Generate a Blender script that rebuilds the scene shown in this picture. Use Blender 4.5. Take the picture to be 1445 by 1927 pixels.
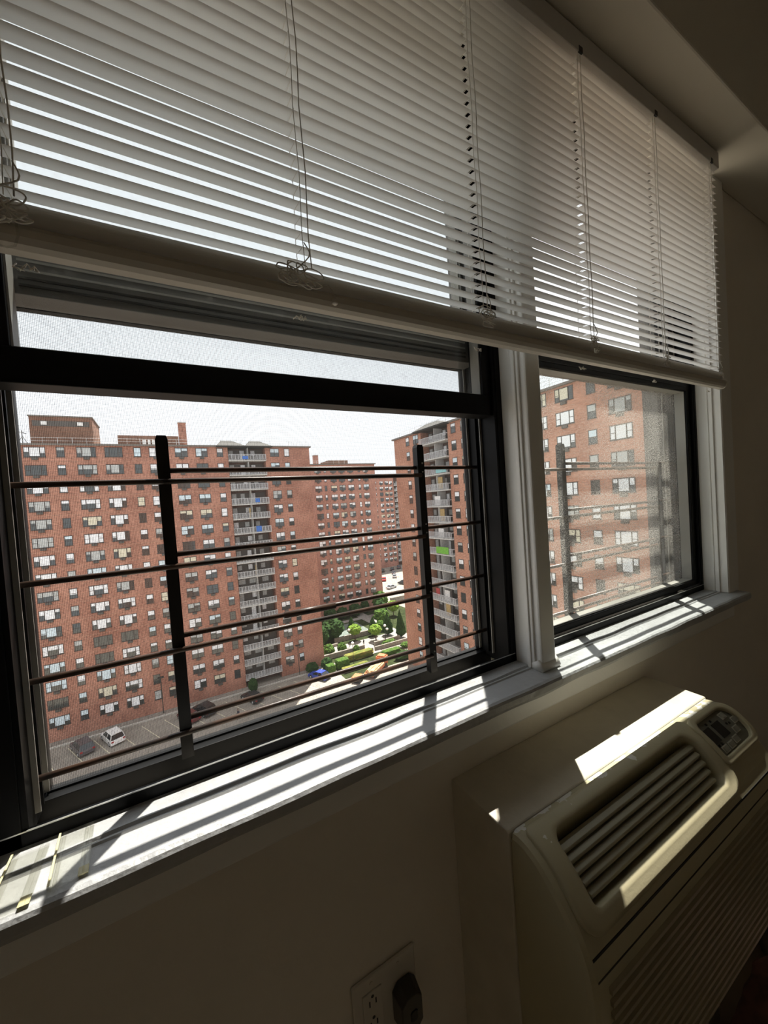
import bpy, bmesh, math, random
from mathutils import Vector, Matrix, noise
random.seed(7)
for o in list(bpy.data.objects): bpy.data.objects.remove(o, do_unlink=True)
SC = bpy.context.scene
COL = SC.collection

# ------------------------------------------------------------------ camera
YAW, PIT, ROL, FPX = math.radians(29.5745), math.radians(1.6801), math.radians(-3.9210), 724.0
fw = Vector((math.sin(YAW)*math.cos(PIT), math.cos(YAW)*math.cos(PIT), -math.sin(PIT)))
rt = Vector((math.cos(YAW), -math.sin(YAW), 0)); up = rt.cross(fw)
r2 = rt*math.cos(ROL) + up*math.sin(ROL); u2 = up*math.cos(ROL) - rt*math.sin(ROL)
cd = bpy.data.cameras.new('camera'); cam = bpy.data.objects.new('camera', cd); COL.objects.link(cam)
cd.sensor_fit = 'HORIZONTAL'; cd.sensor_width = 36; cd.lens = 36*FPX/1445
cd.clip_start = 0.01; cd.clip_end = 2000
cam.matrix_world = Matrix((( r2.x, u2.x, -fw.x, 0), (r2.y, u2.y, -fw.y, 0), (r2.z, u2.z, -fw.z, 0), (0, 0, 0, 1)))
SC.camera = cam

# ------------------------------------------------------------------ sky, sun, exposure
w = bpy.data.worlds.new('sky'); SC.world = w; w.use_nodes = True
bg = w.node_tree.nodes['Background']
bg.inputs['Color'].default_value = (0.93, 0.965, 1.0, 1); bg.inputs['Strength'].default_value = 0.75
SUN_DIR = Vector((-0.8, -1.0, -3.0)).normalized()
sl = bpy.data.lights.new('sun', 'SUN'); sl.energy = 8.8; sl.angle = math.radians(0.55); sl.color = (1.0, 0.95, 0.86)
sun = bpy.data.objects.new('sun', sl); COL.objects.link(sun)
sun.rotation_euler = SUN_DIR.to_track_quat('-Z', 'Y').to_euler(); sun.location = (60, 80, 200)
SC.view_settings.view_transform = 'Standard'; SC.view_settings.look = 'None'
SC.view_settings.gamma = 1.0; SC.view_settings.exposure = 1.0; SC.view_settings.use_curve_mapping = False
try: SC.cycles.max_bounces = 12; SC.cycles.transparent_max_bounces = 24; SC.cycles.diffuse_bounces = 6
except Exception: pass

# ------------------------------------------------------------------ materials
def mat(name, col, rough=0.6, metal=0.0, spec=0.5, var=0.0, vscale=8.0, bump=0.0, bscale=60.0, col2=None):
    m = bpy.data.materials.new(name); m.use_nodes = True
    nt = m.node_tree; b = nt.nodes['Principled BSDF']
    b.inputs['Roughness'].default_value = rough; b.inputs['Metallic'].default_value = metal
    b.inputs['Specular IOR Level'].default_value = spec
    c = (*col, 1)
    b.inputs['Base Color'].default_value = c
    tc = nt.nodes.new('ShaderNodeTexCoord')
    if var or col2:
        n = nt.nodes.new('ShaderNodeTexNoise'); n.inputs['Scale'].default_value = vscale; n.inputs['Detail'].default_value = 5
        nt.links.new(tc.outputs['Object'], n.inputs['Vector'])
        r = nt.nodes.new('ShaderNodeValToRGB'); r.color_ramp.elements[0].position = 0.35; r.color_ramp.elements[1].position = 0.65
        c2 = (*(col2 if col2 else [x*(1-var) for x in col]), 1)
        r.color_ramp.elements[0].color = c2; r.color_ramp.elements[1].color = c
        nt.links.new(n.outputs['Fac'], r.inputs['Fac']); nt.links.new(r.outputs['Color'], b.inputs['Base Color'])
    if bump:
        n2 = nt.nodes.new('ShaderNodeTexNoise'); n2.inputs['Scale'].default_value = bscale; n2.inputs['Detail'].default_value = 4
        nt.links.new(tc.outputs['Object'], n2.inputs['Vector'])
        bp = nt.nodes.new('ShaderNodeBump'); bp.inputs['Strength'].default_value = bump; bp.inputs['Distance'].default_value = 0.004
        nt.links.new(n2.outputs['Fac'], bp.inputs['Height']); nt.links.new(bp.outputs['Normal'], b.inputs['Normal'])
    return m

def glass_mat(name, dust, dust_scale, tint=(0.94, 0.96, 0.95), base_dust=0.02, lo=0.5, hi=0.75):
    m = bpy.data.materials.new(name); m.use_nodes = True; nt = m.node_tree
    for n in list(nt.nodes): nt.nodes.remove(n)
    N = nt.nodes.new; L = nt.links.new
    out = N('ShaderNodeOutputMaterial'); tr = N('ShaderNodeBsdfTransparent'); tr.inputs['Color'].default_value = (*tint, 1)
    gl = N('ShaderNodeBsdfGlossy'); gl.inputs['Roughness'].default_value = 0.03
    lw = N('ShaderNodeLayerWeight'); pw = N('ShaderNodeMath'); pw.operation = 'POWER'; pw.inputs[1].default_value = 5.0; L(lw.outputs['Facing'], pw.inputs[0])
    fr = N('ShaderNodeMath'); fr.operation = 'MULTIPLY_ADD'; fr.inputs[1].default_value = 0.8; fr.inputs[2].default_value = 0.035; L(pw.outputs[0], fr.inputs[0])
    m1 = N('ShaderNodeMixShader'); L(fr.outputs[0], m1.inputs['Fac']); L(tr.outputs[0], m1.inputs[1]); L(gl.outputs[0], m1.inputs[2])
    df = N('ShaderNodeBsdfDiffuse'); df.inputs['Color'].default_value = (0.62, 0.60, 0.55, 1)
    tl = N('ShaderNodeBsdfTranslucent'); tl.inputs['Color'].default_value = (0.62, 0.60, 0.55, 1)
    md = N('ShaderNodeMixShader'); md.inputs['Fac'].default_value = 0.5; L(df.outputs[0], md.inputs[1]); L(tl.outputs[0], md.inputs[2])
    tc = N('ShaderNodeTexCoord'); n1 = N('ShaderNodeTexNoise'); n1.inputs['Scale'].default_value = dust_scale; n1.inputs['Detail'].default_value = 3
    L(tc.outputs['Object'], n1.inputs['Vector'])
    mr = N('ShaderNodeMapRange'); mr.inputs['From Min'].default_value = lo; mr.inputs['From Max'].default_value = hi
    mr.inputs['To Min'].default_value = base_dust; mr.inputs['To Max'].default_value = dust
    L(n1.outputs['Fac'], mr.inputs['Value'])
    n3 = N('ShaderNodeTexNoise'); n3.inputs['Scale'].default_value = 3.0; L(tc.outputs['Object'], n3.inputs['Vector'])
    mr3 = N('ShaderNodeMapRange'); mr3.inputs['From Min'].default_value = 0.35; mr3.inputs['From Max'].default_value = 0.6; mr3.inputs['To Min'].default_value = 0.25
    L(n3.outputs['Fac'], mr3.inputs['Value'])
    mu = N('ShaderNodeMath'); mu.operation = 'MULTIPLY'; L(mr.outputs[0], mu.inputs[0]); L(mr3.outputs[0], mu.inputs[1])
    m2 = N('ShaderNodeMixShader'); L(mu.outputs[0], m2.inputs['Fac']); L(m1.outputs[0], m2.inputs[1]); L(md.outputs[0], m2.inputs[2])
    L(m2.outputs[0], out.inputs['Surface'])
    return m

def slat_mat():
    m = bpy.data.materials.new('vinyl_slat'); m.use_nodes = True; nt = m.node_tree
    for n in list(nt.nodes): nt.nodes.remove(n)
    N = nt.nodes.new; L = nt.links.new
    out = N('ShaderNodeOutputMaterial')
    df = N('ShaderNodeBsdfDiffuse'); df.inputs['Color'].default_value = (0.92, 0.90, 0.87, 1)
    tl = N('ShaderNodeBsdfTranslucent'); tl.inputs['Color'].default_value = (0.95, 0.935, 0.90, 1)
    gl = N('ShaderNodeBsdfGlossy'); gl.inputs['Roughness'].default_value = 0.4
    m1 = N('ShaderNodeMixShader'); m1.inputs['Fac'].default_value = 0.72; L(df.outputs[0], m1.inputs[1]); L(tl.outputs[0], m1.inputs[2])
    m2 = N('ShaderNodeMixShader'); m2.inputs['Fac'].default_value = 0.03; L(m1.outputs[0], m2.inputs[1]); L(gl.outputs[0], m2.inputs[2])
    L(m2.outputs[0], out.inputs['Surface']); return m

def brick_mat(name, c1, c2, scale=1.0):
    m = bpy.data.materials.new(name); m.use_nodes = True; nt = m.node_tree; b = nt.nodes['Principled BSDF']
    N = nt.nodes.new; L = nt.links.new
    tc = N('ShaderNodeTexCoord')
    n1 = N('ShaderNodeTexNoise'); n1.inputs['Scale'].default_value = 0.25; n1.inputs['Detail'].default_value = 4; L(tc.outputs['Object'], n1.inputs['Vector'])
    mp = N('ShaderNodeMapping'); mp.inputs['Scale'].default_value = (2.2, 2.2, 7.0); L(tc.outputs['Object'], mp.inputs['Vector'])
    n2 = N('ShaderNodeTexNoise'); n2.inputs['Scale'].default_value = 1.0; n2.inputs['Detail'].default_value = 2; L(mp.outputs[0], n2.inputs['Vector'])
    ad = N('ShaderNodeMath'); ad.operation = 'ADD'; L(n1.outputs['Fac'], ad.inputs[0]); L(n2.outputs['Fac'], ad.inputs[1])
    r = N('ShaderNodeValToRGB'); r.color_ramp.elements[0].position = 0.38; r.color_ramp.elements[1].position = 0.62
    hf = N('ShaderNodeMath'); hf.operation = 'MULTIPLY'; hf.inputs[1].default_value = 0.5; L(ad.outputs[0], hf.inputs[0])
    r.color_ramp.elements[0].color = (*c1, 1); r.color_ramp.elements[1].color = (*c2, 1); L(hf.outputs[0], r.inputs['Fac'])
    L(r.outputs[0], b.inputs['Base Color']); b.inputs['Roughness'].default_value = 0.9; b.inputs['Specular IOR Level'].default_value = 0.15
    return m

def chipped_mat(name, base, chip):
    # beige moulded plastic with flaked white house paint along the top seam
    m = mat(name, base, 0.42, spec=0.4, bump=0.05, bscale=300); nt = m.node_tree; b = nt.nodes['Principled BSDF']
    N = nt.nodes.new; L = nt.links.new
    tc = N('ShaderNodeTexCoord'); sp = N('ShaderNodeSeparateXYZ'); L(tc.outputs['Object'], sp.inputs[0])
    n1 = N('ShaderNodeTexNoise'); n1.inputs['Scale'].default_value = 26; n1.inputs['Detail'].default_value = 5; L(tc.outputs['Object'], n1.inputs['Vector'])
    gr = N('ShaderNodeMapRange'); gr.inputs['From Min'].default_value = 0.372; gr.inputs['From Max'].default_value = 0.412
    gr.inputs['To Min'].default_value = -0.12; gr.inputs['To Max'].default_value = 0.10; L(sp.outputs['Y'], gr.inputs['Value'])
    ad = N('ShaderNodeMath'); ad.operation = 'ADD'; L(n1.outputs['Fac'], ad.inputs[0]); L(gr.outputs[0], ad.inputs[1])
    zr = N('ShaderNodeMapRange'); zr.inputs['From Min'].default_value = -0.560; zr.inputs['From Max'].default_value = -0.520; zr.inputs['To Min'].default_value = -0.3; zr.inputs['To Max'].default_value = 0.0; L(sp.outputs['Z'], zr.inputs['Value'])
    a2 = N('ShaderNodeMath'); a2.operation = 'ADD'; L(ad.outputs[0], a2.inputs[0]); L(zr.outputs[0], a2.inputs[1])
    gt = N('ShaderNodeMath'); gt.operation = 'GREATER_THAN'; gt.inputs[1].default_value = 0.60; L(a2.outputs[0], gt.inputs[0])
    mx = N('ShaderNodeMix'); mx.data_type = 'RGBA'; L(gt.outputs[0], mx.inputs['Factor'])
    mx.inputs[6].default_value = (*base, 1); mx.inputs[7].default_value = (*chip, 1); L(mx.outputs[2], b.inputs['Base Color'])
    return m

M = {}
M['wall'] = mat('cream_wall_paint', (0.82, 0.765, 0.665), 0.7, spec=0.3, var=0.06, vscale=3, bump=0.25, bscale=45)
M['ceil'] = mat('ceiling_paint', (0.68, 0.64, 0.55), 0.8, spec=0.2, bump=0.15, bscale=30)
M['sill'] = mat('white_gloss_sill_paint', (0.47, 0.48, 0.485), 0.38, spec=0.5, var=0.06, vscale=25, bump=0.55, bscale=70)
M['trim'] = mat('white_trim_paint', (0.88, 0.87, 0.83), 0.4, spec=0.5, bump=0.3, bscale=40)
M['floor'] = mat('wood_floor', (0.34, 0.27, 0.19), 0.5, var=0.3, vscale=6)
M['bronze'] = mat('dark_bronze_aluminium', (0.004, 0.004, 0.004), 0.5, metal=0.0, spec=0.16, var=0.2, vscale=30)
M['grayal'] = mat('grey_aluminium', (0.10, 0.095, 0.085), 0.45, spec=0.5, var=0.15, vscale=20)
M['extgray'] = mat('grey_window_panning', (0.10, 0.095, 0.088), 0.6)
M['strip'] = mat('pale_weatherstrip', (0.30, 0.29, 0.26), 0.5)
M['silver'] = mat('worn_bare_aluminium', (0.62, 0.61, 0.58), 0.3, metal=0.8)
M['iron'] = mat('black_guard_paint', (0.012, 0.011, 0.010), 0.4, spec=0.3)
M['rust'] = mat('black_guard_paint_rust_worn', (0.030, 0.022, 0.018), 0.4, spec=0.5, col2=(0.10, 0.055, 0.035), vscale=18)
M['screw'] = mat('zinc_screw', (0.6, 0.58, 0.55), 0.3, metal=0.9)
M['mesh'] = mat('screen_wire', (0.05, 0.05, 0.05), 0.6, spec=0.3)
M['glass1'] = glass_mat('dusty_window_glass', 0.10, 90, tint=(0.915, 0.925, 0.925), base_dust=0.012, lo=0.56, hi=0.78)
M['glass3'] = glass_mat('clean_window_glass', 0.08, 60, tint=(0.97, 0.97, 0.96), base_dust=0.01, lo=0.56, hi=0.78)
M['glass2'] = glass_mat('grimy_window_glass', 0.72, 300, base_dust=0.10, lo=0.48, hi=0.62)
M['slat'] = slat_mat()
M['rail'] = mat('ivory_blind_rail', (0.60, 0.56, 0.49), 0.45)
M['hrail'] = mat('white_headrail', (0.55, 0.53, 0.50), 0.45)
M['cord'] = mat('blind_cord', (0.84, 0.81, 0.74), 0.8)
M['ac'] = chipped_mat('beige_ac_plastic', (0.52, 0.47, 0.31), (0.80, 0.78, 0.72))
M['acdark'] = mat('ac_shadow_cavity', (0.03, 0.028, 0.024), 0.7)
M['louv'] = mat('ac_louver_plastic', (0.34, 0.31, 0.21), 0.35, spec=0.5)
M['acgrill'] = mat('ac_grille_plastic', (0.36, 0.32, 0.22), 0.5)
M['ctrl'] = mat('control_overlay', (0.16, 0.155, 0.12), 0.5)
M['disp'] = mat('black_display', (0.006, 0.006, 0.006), 0.2)
M['btn'] = mat('control_button', (0.30, 0.29, 0.23), 0.5)
M['btnline'] = mat('button_outline_print', (0.55, 0.53, 0.45), 0.5)
M['plate'] = mat('ivory_outlet_plate', (0.62, 0.58, 0.50), 0.35)
M['slot'] = mat('outlet_slot', (0.01, 0.01, 0.01), 0.5)
M['plug'] = mat('dark_plug_adapter', (0.05, 0.047, 0.035), 0.4)
M['clear'] = glass_mat('clear_plastic', 0.10, 40, tint=(0.97, 0.97, 0.95), base_dust=0.03)
M['yellow'] = mat('yellowed_adhesive', (0.72, 0.66, 0.36), 0.5)
M['brickL'] = brick_mat('red_brick', (0.275, 0.130, 0.094), (0.484, 0.255, 0.185))
M['brickR'] = brick_mat('orange_red_brick', (0.341, 0.165, 0.110), (0.550, 0.303, 0.215))
M['brickM'] = brick_mat('brown_red_brick', (0.308, 0.160, 0.123), (0.462, 0.253, 0.198))
M['brickD'] = brick_mat('dull_brown_brick', (0.17, 0.095, 0.068), (0.24, 0.14, 0.10))
M['cornice'] = mat('grey_cornice_metal', (0.17, 0.15, 0.13), 0.7)
M['roofgrey'] = mat('grey_canopy_roof', (0.03, 0.029, 0.026), 0.8)
M['course'] = mat('pale_brick_course', (0.42, 0.24, 0.17), 0.9)
M['wframe'] = mat('bronze_window_frame', (0.06, 0.048, 0.042), 0.5)
M['pane'] = mat('dark_window_pane', (0.045, 0.05, 0.048), 0.08, spec=0.9)
M['shade0'] = mat('white_shade', (0.82, 0.84, 0.86), 0.6)
M['shade1'] = mat('cream_shade', (0.66, 0.62, 0.48), 0.6)
M['shade2'] = mat('grey_shade', (0.45, 0.47, 0.46), 0.6)
M['shade3'] = mat('pale_blue_shade', (0.62, 0.74, 0.80), 0.6)
M['acbox'] = mat('window_ac_case', (0.09, 0.08, 0.07), 0.6)
M['slab'] = mat('balcony_concrete', (0.50, 0.50, 0.48), 0.8)
M['blue'] = mat('blue_fabric', (0.05, 0.16, 0.5), 0.7)
M['green'] = mat('green_screen_fabric', (0.16, 0.42, 0.05), 0.7)
M['tan'] = mat('tan_panel', (0.50, 0.36, 0.16), 0.7)
M['white_ext'] = mat('white_item', (0.75, 0.75, 0.73), 0.6)
M['red_ext'] = mat('red_item', (0.42, 0.06, 0.06), 0.6)
M['teal'] = mat('teal_panel', (0.25, 0.5, 0.52), 0.7)
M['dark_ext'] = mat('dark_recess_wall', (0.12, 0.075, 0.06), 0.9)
M['lot'] = mat('parking_lot_concrete', (0.33, 0.30, 0.255), 0.9, spec=0.2, var=0.22, vscale=0.5)
M['line'] = mat('faded_lane_paint', (0.62, 0.57, 0.42), 0.8)
M['curb'] = mat('kerb_concrete', (0.50, 0.48, 0.43), 0.9)
M['lawn'] = mat('lawn', (0.045, 0.06, 0.022), 0.95, spec=0.1, var=0.5, vscale=0.8)
M['court'] = mat('green_grey_court', (0.14, 0.17, 0.15), 0.9)
M['path'] = mat('pale_paving', (0.31, 0.29, 0.265), 0.9, var=0.15, vscale=1.0)
M['pwall'] = mat('stone_garden_wall', (0.30, 0.27, 0.23), 0.9, var=0.3, vscale=2)
M['leaf_d'] = mat('dark_foliage', (0.035, 0.075, 0.02), 0.9, spec=0.1, col2=(0.015, 0.035, 0.01), vscale=3)
M['leaf_m'] = mat('mid_foliage', (0.09, 0.16, 0.03), 0.9, spec=0.1, col2=(0.03, 0.07, 0.015), vscale=3)
M['leaf_l'] = mat('lime_foliage', (0.17, 0.26, 0.04), 0.9, spec=0.1, col2=(0.10, 0.19, 0.025), vscale=3)
M['leaf_y'] = mat('ochre_foliage', (0.26, 0.22, 0.06), 0.9, spec=0.1, col2=(0.09, 0.13, 0.03), vscale=1.5)
M['bark'] = mat('bark', (0.10, 0.07, 0.05), 0.9)
M['tyre'] = mat('tyre', (0.02, 0.02, 0.02), 0.8)
M['cglass'] = mat('car_glass', (0.02, 0.022, 0.025), 0.06, spec=0.8)
M['lampred'] = mat('tail_lamp', (0.35, 0.02, 0.02), 0.3)
M['lampwhite'] = mat('head_lamp', (0.8, 0.8, 0.78), 0.2)
for k, c in dict(silver=(0.45, 0.46, 0.47), white=(0.80, 0.80, 0.78), black=(0.02, 0.02, 0.022), grey=(0.10, 0.09, 0.095), blue=(0.04, 0.07, 0.35), maroon=(0.12, 0.03, 0.03), red=(0.45, 0.05, 0.05), dgreen=(0.04, 0.07, 0.05)).items():
    M['car_'+k] = mat('car_paint_'+k, c, 0.25, spec=0.6)
M['orange'] = mat('orange_machine_paint', (0.62, 0.20, 0.07), 0.6, col2=(0.45, 0.12, 0.05), vscale=3)
M['cream'] = mat('cream_load', (0.62, 0.52, 0.30), 0.8, col2=(0.55, 0.26, 0.12), vscale=2)
M['lamppost'] = mat('dark_lamp_post', (0.04, 0.04, 0.035), 0.6)
M['globe'] = mat('white_globe', (0.85, 0.85, 0.82), 0.4)
M['cloth_d'] = mat('dark_floral_cloth', (0.09, 0.06, 0.055), 0.9, col2=(0.24, 0.12, 0.10), vscale=22)
M['bag'] = mat('pale_grey_bag', (0.30, 0.29, 0.27), 0.6, bump=0.3, bscale=12)

# ------------------------------------------------------------------ helpers
def tag(o, label=None, cat=None, group=None, kind=None):
    if label: o['label'] = label
    if cat: o['category'] = cat
    if group: o['group'] = group
    if kind: o['kind'] = kind
    return o
class MB:
    def __init__(s): s.v = []; s.f = []
    def box(s, x0, x1, y0, y1, z0, z1):
        i = len(s.v); s.v += [(x0,y0,z0),(x1,y0,z0),(x1,y1,z0),(x0,y1,z0),(x0,y0,z1),(x1,y0,z1),(x1,y1,z1),(x0,y1,z1)]
        s.f += [(i,i+3,i+2,i+1),(i+4,i+5,i+6,i+7),(i,i+1,i+5,i+4),(i+1,i+2,i+6,i+5),(i+2,i+3,i+7,i+6),(i+3,i,i+4,i+7)]; return s
    def prism(s, poly, x0, x1):      # poly of (y,z) extruded along x
        i = len(s.v); n = len(poly)
        s.v += [(x0, y, z) for y, z in poly] + [(x1, y, z) for y, z in poly]
        s.f += [tuple(range(i+n-1, i-1, -1)), tuple(range(i+n, i+2*n))]
        for k in range(n): s.f.append((i+k, i+(k+1) % n, i+n+(k+1) % n, i+n+k))
        return s
    def tube(s, pts, r, n=6, caps=True):
        pts = [Vector(p) for p in pts]; i = len(s.v); prev = None
        for k, p in enumerate(pts):
            t = (pts[min(k+1, len(pts)-1)] - pts[max(k-1, 0)]); t = t.normalized() if t.length > 1e-9 else Vector((0, 0, 1))
            a = prev if prev is not None else (Vector((0, 0, 1)) if abs(t.z) < .9 else Vector((1, 0, 0)))
            a = (a - t*a.dot(t)); a = a.normalized() if a.length > 1e-6 else t.orthogonal().normalized(); prev = a; b = t.cross(a)
            rr = r[k] if isinstance(r, (list, tuple)) else r
            for j in range(n):
                q = p + a*rr*math.cos(2*math.pi*j/n) + b*rr*math.sin(2*math.pi*j/n); s.v.append(tuple(q))
        for k in range(len(pts)-1):
            for j in range(n): s.f.append((i+k*n+j, i+k*n+(j+1) % n, i+(k+1)*n+(j+1) % n, i+(k+1)*n+j))
        if caps: s.f += [tuple(range(i+n-1, i-1, -1)), tuple(range(i+(len(pts)-1)*n, i+len(pts)*n))]
        return s
    def mesh(s, name, m=None, smooth=False):
        me = bpy.data.meshes.new(name); me.from_pydata(s.v, [], s.f); me.update()
        if m: me.materials.append(m)
        if smooth:
            for p in me.polygons: p.use_smooth = True
        return me
def link(name, data, parent=None, loc=(0, 0, 0), rot=0):
    o = bpy.data.objects.new(name, data); COL.objects.link(o); o.location = loc
    if rot: o.rotation_euler = (0, 0, rot)
    if parent is not None:
        o.parent = parent
    return o
def empty(name, loc, rz=0, **t):
    o = bpy.data.objects.new(name, None); COL.objects.link(o); o.location = loc; o.rotation_euler = (0, 0, rz); o.empty_display_size = 0.1
    return tag(o, **t)
def wpart(name, mb, m, parent, smooth=False, bevel=0.0, seg=2):   # part whose vertices are given in world space under an unrotated Empty
    o = bpy.data.objects.new(name, mb if isinstance(mb, bpy.types.Mesh) else mb.mesh(name, m, smooth)); COL.objects.link(o)
    if parent is not None:
        o.parent = parent
        if parent.type == 'EMPTY': o.matrix_parent_inverse = Matrix.Translation(-Vector(parent.location))
    if bevel: bev(o, bevel, seg)
    return o
def bev(o, wdt, seg=2):
    b = o.modifiers.new('bevel', 'BEVEL'); b.width = wdt; b.segments = seg; b.limit_method = 'ANGLE'; b.angle_limit = math.radians(35)
def B(*a): return MB().box(*a)

FLOOR = -1.32; CEIL = 1.36
XL, XR, YB, YW, YX = -0.85, 2.75, -1.7, 0.545, 0.76      # room extents; YW inner wall face, YX outer face
W1L, W1R, W2L, W2R = -0.235, 0.65, 0.694, 1.56          # window openings
ZS, ZH = -0.372, 0.93                                  # sill top, window head

# ------------------------------------------------------------------ the room shell
wb = empty('wall_window', (0.6, YW, FLOOR), label='cream plaster wall around and below the two windows', cat='wall', kind='structure')
wpart('lower_wall', B(XL, XR, YW, .704, FLOOR, ZS-0.03), M['wall'], wb)
YE = .704
wpart('upper_wall', B(XL, XR, YW, YE, ZH, CEIL), M['wall'], wb)
wpart('left_wall', B(XL, W1L, YW, YE, ZS-0.03, ZH), M['wall'], wb)
wpart('right_wall', B(W2R, XR, YW, YE, ZS-0.03, ZH), M['wall'], wb)
wpart('brick_veneer', B(-14, 8, YE, YX, -33.4, ZS-.06), M['brickL'], wb)
wpart('brick_veneer', B(-14, 8, YE, YX, ZH+.02, 12), M['brickL'], wb)
wpart('brick_veneer', B(-14, W1L-.012, YE, YX, ZS-.06, ZH+.02), M['brickL'], wb)
wpart('brick_veneer', B(W2R+.012, 8, YE, YX, ZS-.06, ZH+.02), M['brickL'], wb)
for xa_ in (W1L-.012, W2R): wpart('reveal_cladding', B(xa_, xa_+.012, YE, YX+.002, ZS-.06, ZH+.02), M['extgray'], wb)
wpart('reveal_cladding', B(W1L, W2R, YE, YX+.002, ZH, ZH+.02), M['extgray'], wb)
o = wpart('wall_right', B(XR, XR+.1, YB, YW, FLOOR, CEIL), M['wall'], None); tag(o, 'dark cream side wall of the room right of the window', 'wall', kind='structure')
o = wpart('wall_left', B(XL-.1, XL, YB, YW, FLOOR, CEIL), M['wall'], None); tag(o, 'cream side wall of the room left of the window', 'wall', kind='structure')
o = wpart('wall_back', B(XL-.1, XR+.1, YB-.1, YB, FLOOR, CEIL), M['wall'], None); tag(o, 'cream wall at the back of the room', 'wall', kind='structure')
o = wpart('floor', B(XL-.1, XR+.1, YB-.1, YX, FLOOR-.1, FLOOR), M['floor'], None); tag(o, 'brown wooden floor of the room', 'floor', kind='structure')
o = wpart('ceiling', B(XL-.1, XR+.1, YB-.1, YX, CEIL, CEIL+.1), M['ceil'], None); tag(o, 'dim cream ceiling of the room', 'ceiling', kind='structure')
o = wpart('ceiling_beam', B(XL, XR, 0.391, YW, 0.947, CEIL), M['ceil'], None, bevel=.004); tag(o, 'boxed plaster beam running above the blind headrail', 'beam', kind='structure')

# window sill: stool with rounded nose, paint ridges and an apron
sill = empty('trim_1', (0.6, 0.52, ZS-.02), label='thickly painted white window sill with ridges under both windows', cat='window sill', kind='structure')
nose = [(0.60, ZS-.03), (0.60, ZS), (0.566, ZS), (0.564, ZS+.0025), (0.561, ZS+.0025), (0.559, ZS-.001), (0.556, ZS-.001), (0.5545, ZS+.0012), (0.552, ZS+.0012), (0.550, ZS-.0012),
        (0.503, ZS-.0012), (0.498, ZS-.003), (0.4955, ZS-.007), (0.4955, ZS-.018), (0.499, ZS-.025), (0.506, ZS-.028), (0.545, ZS-.03)]
def wavy_prism(poly, x0, x1, n, amp):
    mb = MB(); k = len(poly)
    for i in range(n+1):
        x = x0 + (x1-x0)*i/n
        for j, (y, z) in enumerate(poly):
            d = noise.noise(Vector((x*9, y*30, z*30)))*amp
            mb.v.append((x, y+d*(0.6 if y < .56 else 1.2), z+d*.5 if y < .59 else z))
    for i in range(n):
        for j in range(k):
            a, b2 = i*k+j, i*k+(j+1) % k; mb.f.append((a, a+k, b2+k, b2))
    mb.f += [tuple(range(k)), tuple(range(n*k+k-1, n*k-1, -1))]
    return mb
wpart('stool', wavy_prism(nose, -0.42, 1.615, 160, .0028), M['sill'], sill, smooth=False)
wpart('apron', B(-0.38, 1.60, 0.532, YW, ZS-.085, ZS-.026), M['trim'], sill, bevel=.005)
# mullion between the windows
mul = empty('trim_2', (0.672, .53, ZS), label='white painted mullion post between the two windows', cat='window trim', kind='structure')
wpart('post', B(W1R, W2L, 0.53, .703, ZS-.004, ZH), M['trim'], mul, bevel=.004)
wpart('outer_cladding', B(W1R, W2L, .7035, .724, ZS-.05, ZH), M['extgray'], mul)
wpart('stop_bead', B(W1R-.005, W1R, 0.545, 0.552, ZS, ZH).box(W1R-.008, W1R, 0.552, 0.562, ZS, ZH), M['trim'], mul, bevel=.0015)
wpart('stop_bead', B(W2L, W2L+.006, 0.548, 0.562, ZS, ZH), M['trim'], mul, bevel=.0015)
wpart('paint_lump', wavy_prism([(0.527, ZS-.002), (0.524, ZS+.004), (0.527, ZS+.012), (0.535, ZS+.02), (0.56, ZS+.004), (0.56, ZS-.002)], W1R-.006, W2L+.006, 12, .004), M['trim'], mul, smooth=True)
# right casing and left casing
for nm, s, x0, x1, lab in (('trim_3', 1, W2R, W2R+.075, 'white stepped casing board on the right side of the right window'), ('trim_4', -1, W1L-.075, W1L, 'white casing board at the left edge of the left window')):
    cs = empty(nm, ((x0+x1)/2, .53, ZS), label=lab, cat='window trim', kind='structure')
    wpart('casing', B(x0, x1, 0.53, YW, ZS-.004, ZH+.06), M['trim'], cs, bevel=.003)
    xi = W2R if s > 0 else W1L
    wpart('jamb_liner', B(min(xi, xi-.004*s), max(xi, xi-.004*s), 0.532, .598, ZS, ZH), M['trim'], cs)
    wpart('stop_bead', B(min(xi-.004*s, xi-.010*s), max(xi-.004*s, xi-.010*s), 0.552, 0.562, ZS, ZH).box(min(xi-.004*s, xi-.008*s), max(xi-.004*s, xi-.008*s), 0.565, 0.570, ZS, ZH), M['trim'], cs, bevel=.001)

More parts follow.
